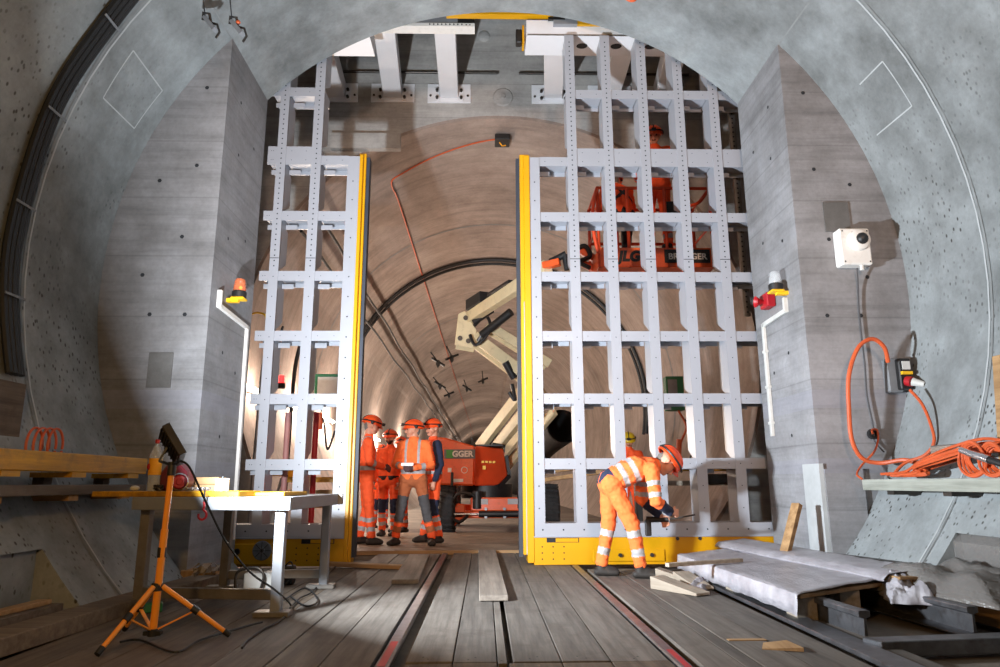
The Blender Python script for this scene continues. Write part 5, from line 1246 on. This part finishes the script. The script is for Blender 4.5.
# lamps along the left tunnel wall
LG3 = 'lit tube lamps on the left tunnel wall'
lamps = []
for i, y in enumerate((11.15, 13.6, 16.5, 19.5, 24, 31, 39, 50, 64, 80)):
    z = 2.35; a = -math.asin((z-TZ)/-TR)
    x = -math.sqrt(TR*TR-(z-TZ)**2)+.09
    t = empty('tube_lamp', 'lit tube lamp on left tunnel wall, %s' % ('nearest, in the gap beside the left pillar' if i == 0 else 'number %d counted from the gate' % (i+1)), 'lamp', (x, y, z), 0, LG3)
    MB().box(-.06, -.02, -.62, .62, -.05, .05).build('lamp_housing', 'galv', t); MB().cyl((.0, -.6, 0), (.0, .6, 0), .022, .022, 10).build('tube', 'tube_on', t)
    lamps.append((x+.12, y, z))
# cables and brackets along the tunnel haunch
for k_, (ang, r_, lab) in enumerate(((141, .028, 'upper of two black cables hung along the left tunnel haunch'), (147, .028, 'lower of two black cables hung along the left tunnel haunch'))):
    pts = []; y = 10.8
    while y < 90: pts.append(on_bore(y, ang+.35*math.sin(y*.9), TR-.16)); y += .75
    tag(MB().tube(pts, r_, 6).build('haunch_cable', 'black'), lab, 'cable', 'cables along the tunnel haunch')
for k_, yy in enumerate((17.9, 18.25)):
    pts = [on_bore(yy, a, TR-.06) for a in np.linspace(-10, 190, 90)]
    tag(MB().tube(pts, .04 if k_ else .05, 8).build('ring_cable', 'black'), '%s of two dark cables running round the tunnel ring beyond the gate' % ('front' if k_ == 0 else 'back'), 'cable', 'ring cables in the tunnel')
for k_, (x, y, Y) in enumerate(((438, 362, 20), (452, 357, 20), (440, 385, 24), (449, 394, 26), (467, 388, 26), (483, 380, 26))):
    r_ = ray(x, y); qa = r_.x**2+r_.z**2; qb = 2*(r_.x*CX+r_.z*(CH-TZ)); qc = CX*CX+(CH-TZ)**2-(TR-.5)**2
    tt = (-qb+math.sqrt(qb*qb-4*qa*qc))/(2*qa); p = Vector((CX+r_.x*tt, r_.y*tt, CH+r_.z*tt)); Y = p.y; rr = math.hypot(p.x, p.z-TZ); ang = math.degrees(math.atan2(p.z-TZ, p.x))
    top_ = Vector((TR*math.cos(R(ang)), Y, TZ+TR*math.sin(R(ang))))
    t = empty('ceiling_bracket', 'dark bracket hanging from the tunnel roof beyond the lift, %s' % ('first on the left', 'second, beside the first', 'lower left one', 'middle one below', 'long slanting one', 'rightmost one')[k_], 'bracket', tuple(p), 0, 'brackets hanging from the tunnel roof')
    MB().beam(top_-p, (0, 0, 0), .05, .05).build('hanger', 'black', t)
    sg_ = 1 if k_ % 2 else -1; MB().beam((-.24, -.15, -.13*sg_), (.24, .15, .13*sg_), .1, .09).build('arm', 'black', t); MB().prism([(-.07, .07), (.06, .07), (.07, -.14), (-.01, -.25), (-.08, -.1)], 'y', -.05, .05).build('plate', 'black', t)
# yellow curved cables at the chamber sides
tag(MB().tube(spline([at(252, 314, Y=9.6), at(258, 313, Y=9.6), at(266, 317, Y=9.6), at(268, 340, Y=9.6)], 6), .015, 6).build('yellow_cable', 'yplastic'), 'thin yellow cable curving in the gap left of the left gate leaf', 'cable')

# ------------------------------------------------------------------ light
def light(name, kind, loc, power, colr, size=.3, rot=None, sy=None, spot=None):
    d = bpy.data.lights.new(name, kind); d.energy = power; d.color = colr
    if kind == 'AREA': d.size = size; d.shape = 'RECTANGLE'; d.size_y = sy or size
    elif kind in ('POINT', 'SPOT'): d.shadow_soft_size = size
    if spot: d.spot_size = R(spot); d.spot_blend = .5
    o = bpy.data.objects.new(name, d); col.objects.link(o); o.location = loc
    if rot: o.rotation_euler = rot
    return o
COOL = (.84, .925, 1.0); WARM = (1, .70, .50); SOD = (1, .57, .20)
wc = hc+Vector((bx, by, 0))+nrm*.02
L1 = light('flood_light', 'AREA', wc, 590, COOL, .19, None, .14); L1.rotation_euler = (-nrm).to_track_quat('Z', 'Y').to_euler()
L1.data.spread = R(160)
for i, p in enumerate(lamps): light('tube_lamp_light', 'POINT', p, (60, 200, 330, 440, 440, 470, 520, 600, 800, 900)[i], (1, .81, .66), .12)
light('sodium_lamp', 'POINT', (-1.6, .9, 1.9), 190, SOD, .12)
fl_ = light('warm_fill_spot', 'SPOT', (.8, -4, 4.2), 2100, (1, .66, .47), .5, spot=44)  # unseen warm fill added behind the camera to lift the shadows on the gate
fl_.rotation_euler = (Vector((.8, -4, 4.2))-Vector((.6, 9, 3.6))).to_track_quat('Z', 'Y').to_euler()
w = bpy.data.worlds.new('world'); sc.world = w; w.use_nodes = True
w.node_tree.nodes['Background'].inputs[0].default_value = (1, .72, .5, 1); w.node_tree.nodes['Background'].inputs[1].default_value = .0
sc.view_settings.view_transform = 'Standard'; sc.view_settings.look = 'None'; sc.view_settings.exposure = 0; sc.view_settings.gamma = 1
print('done', len(bpy.data.objects))
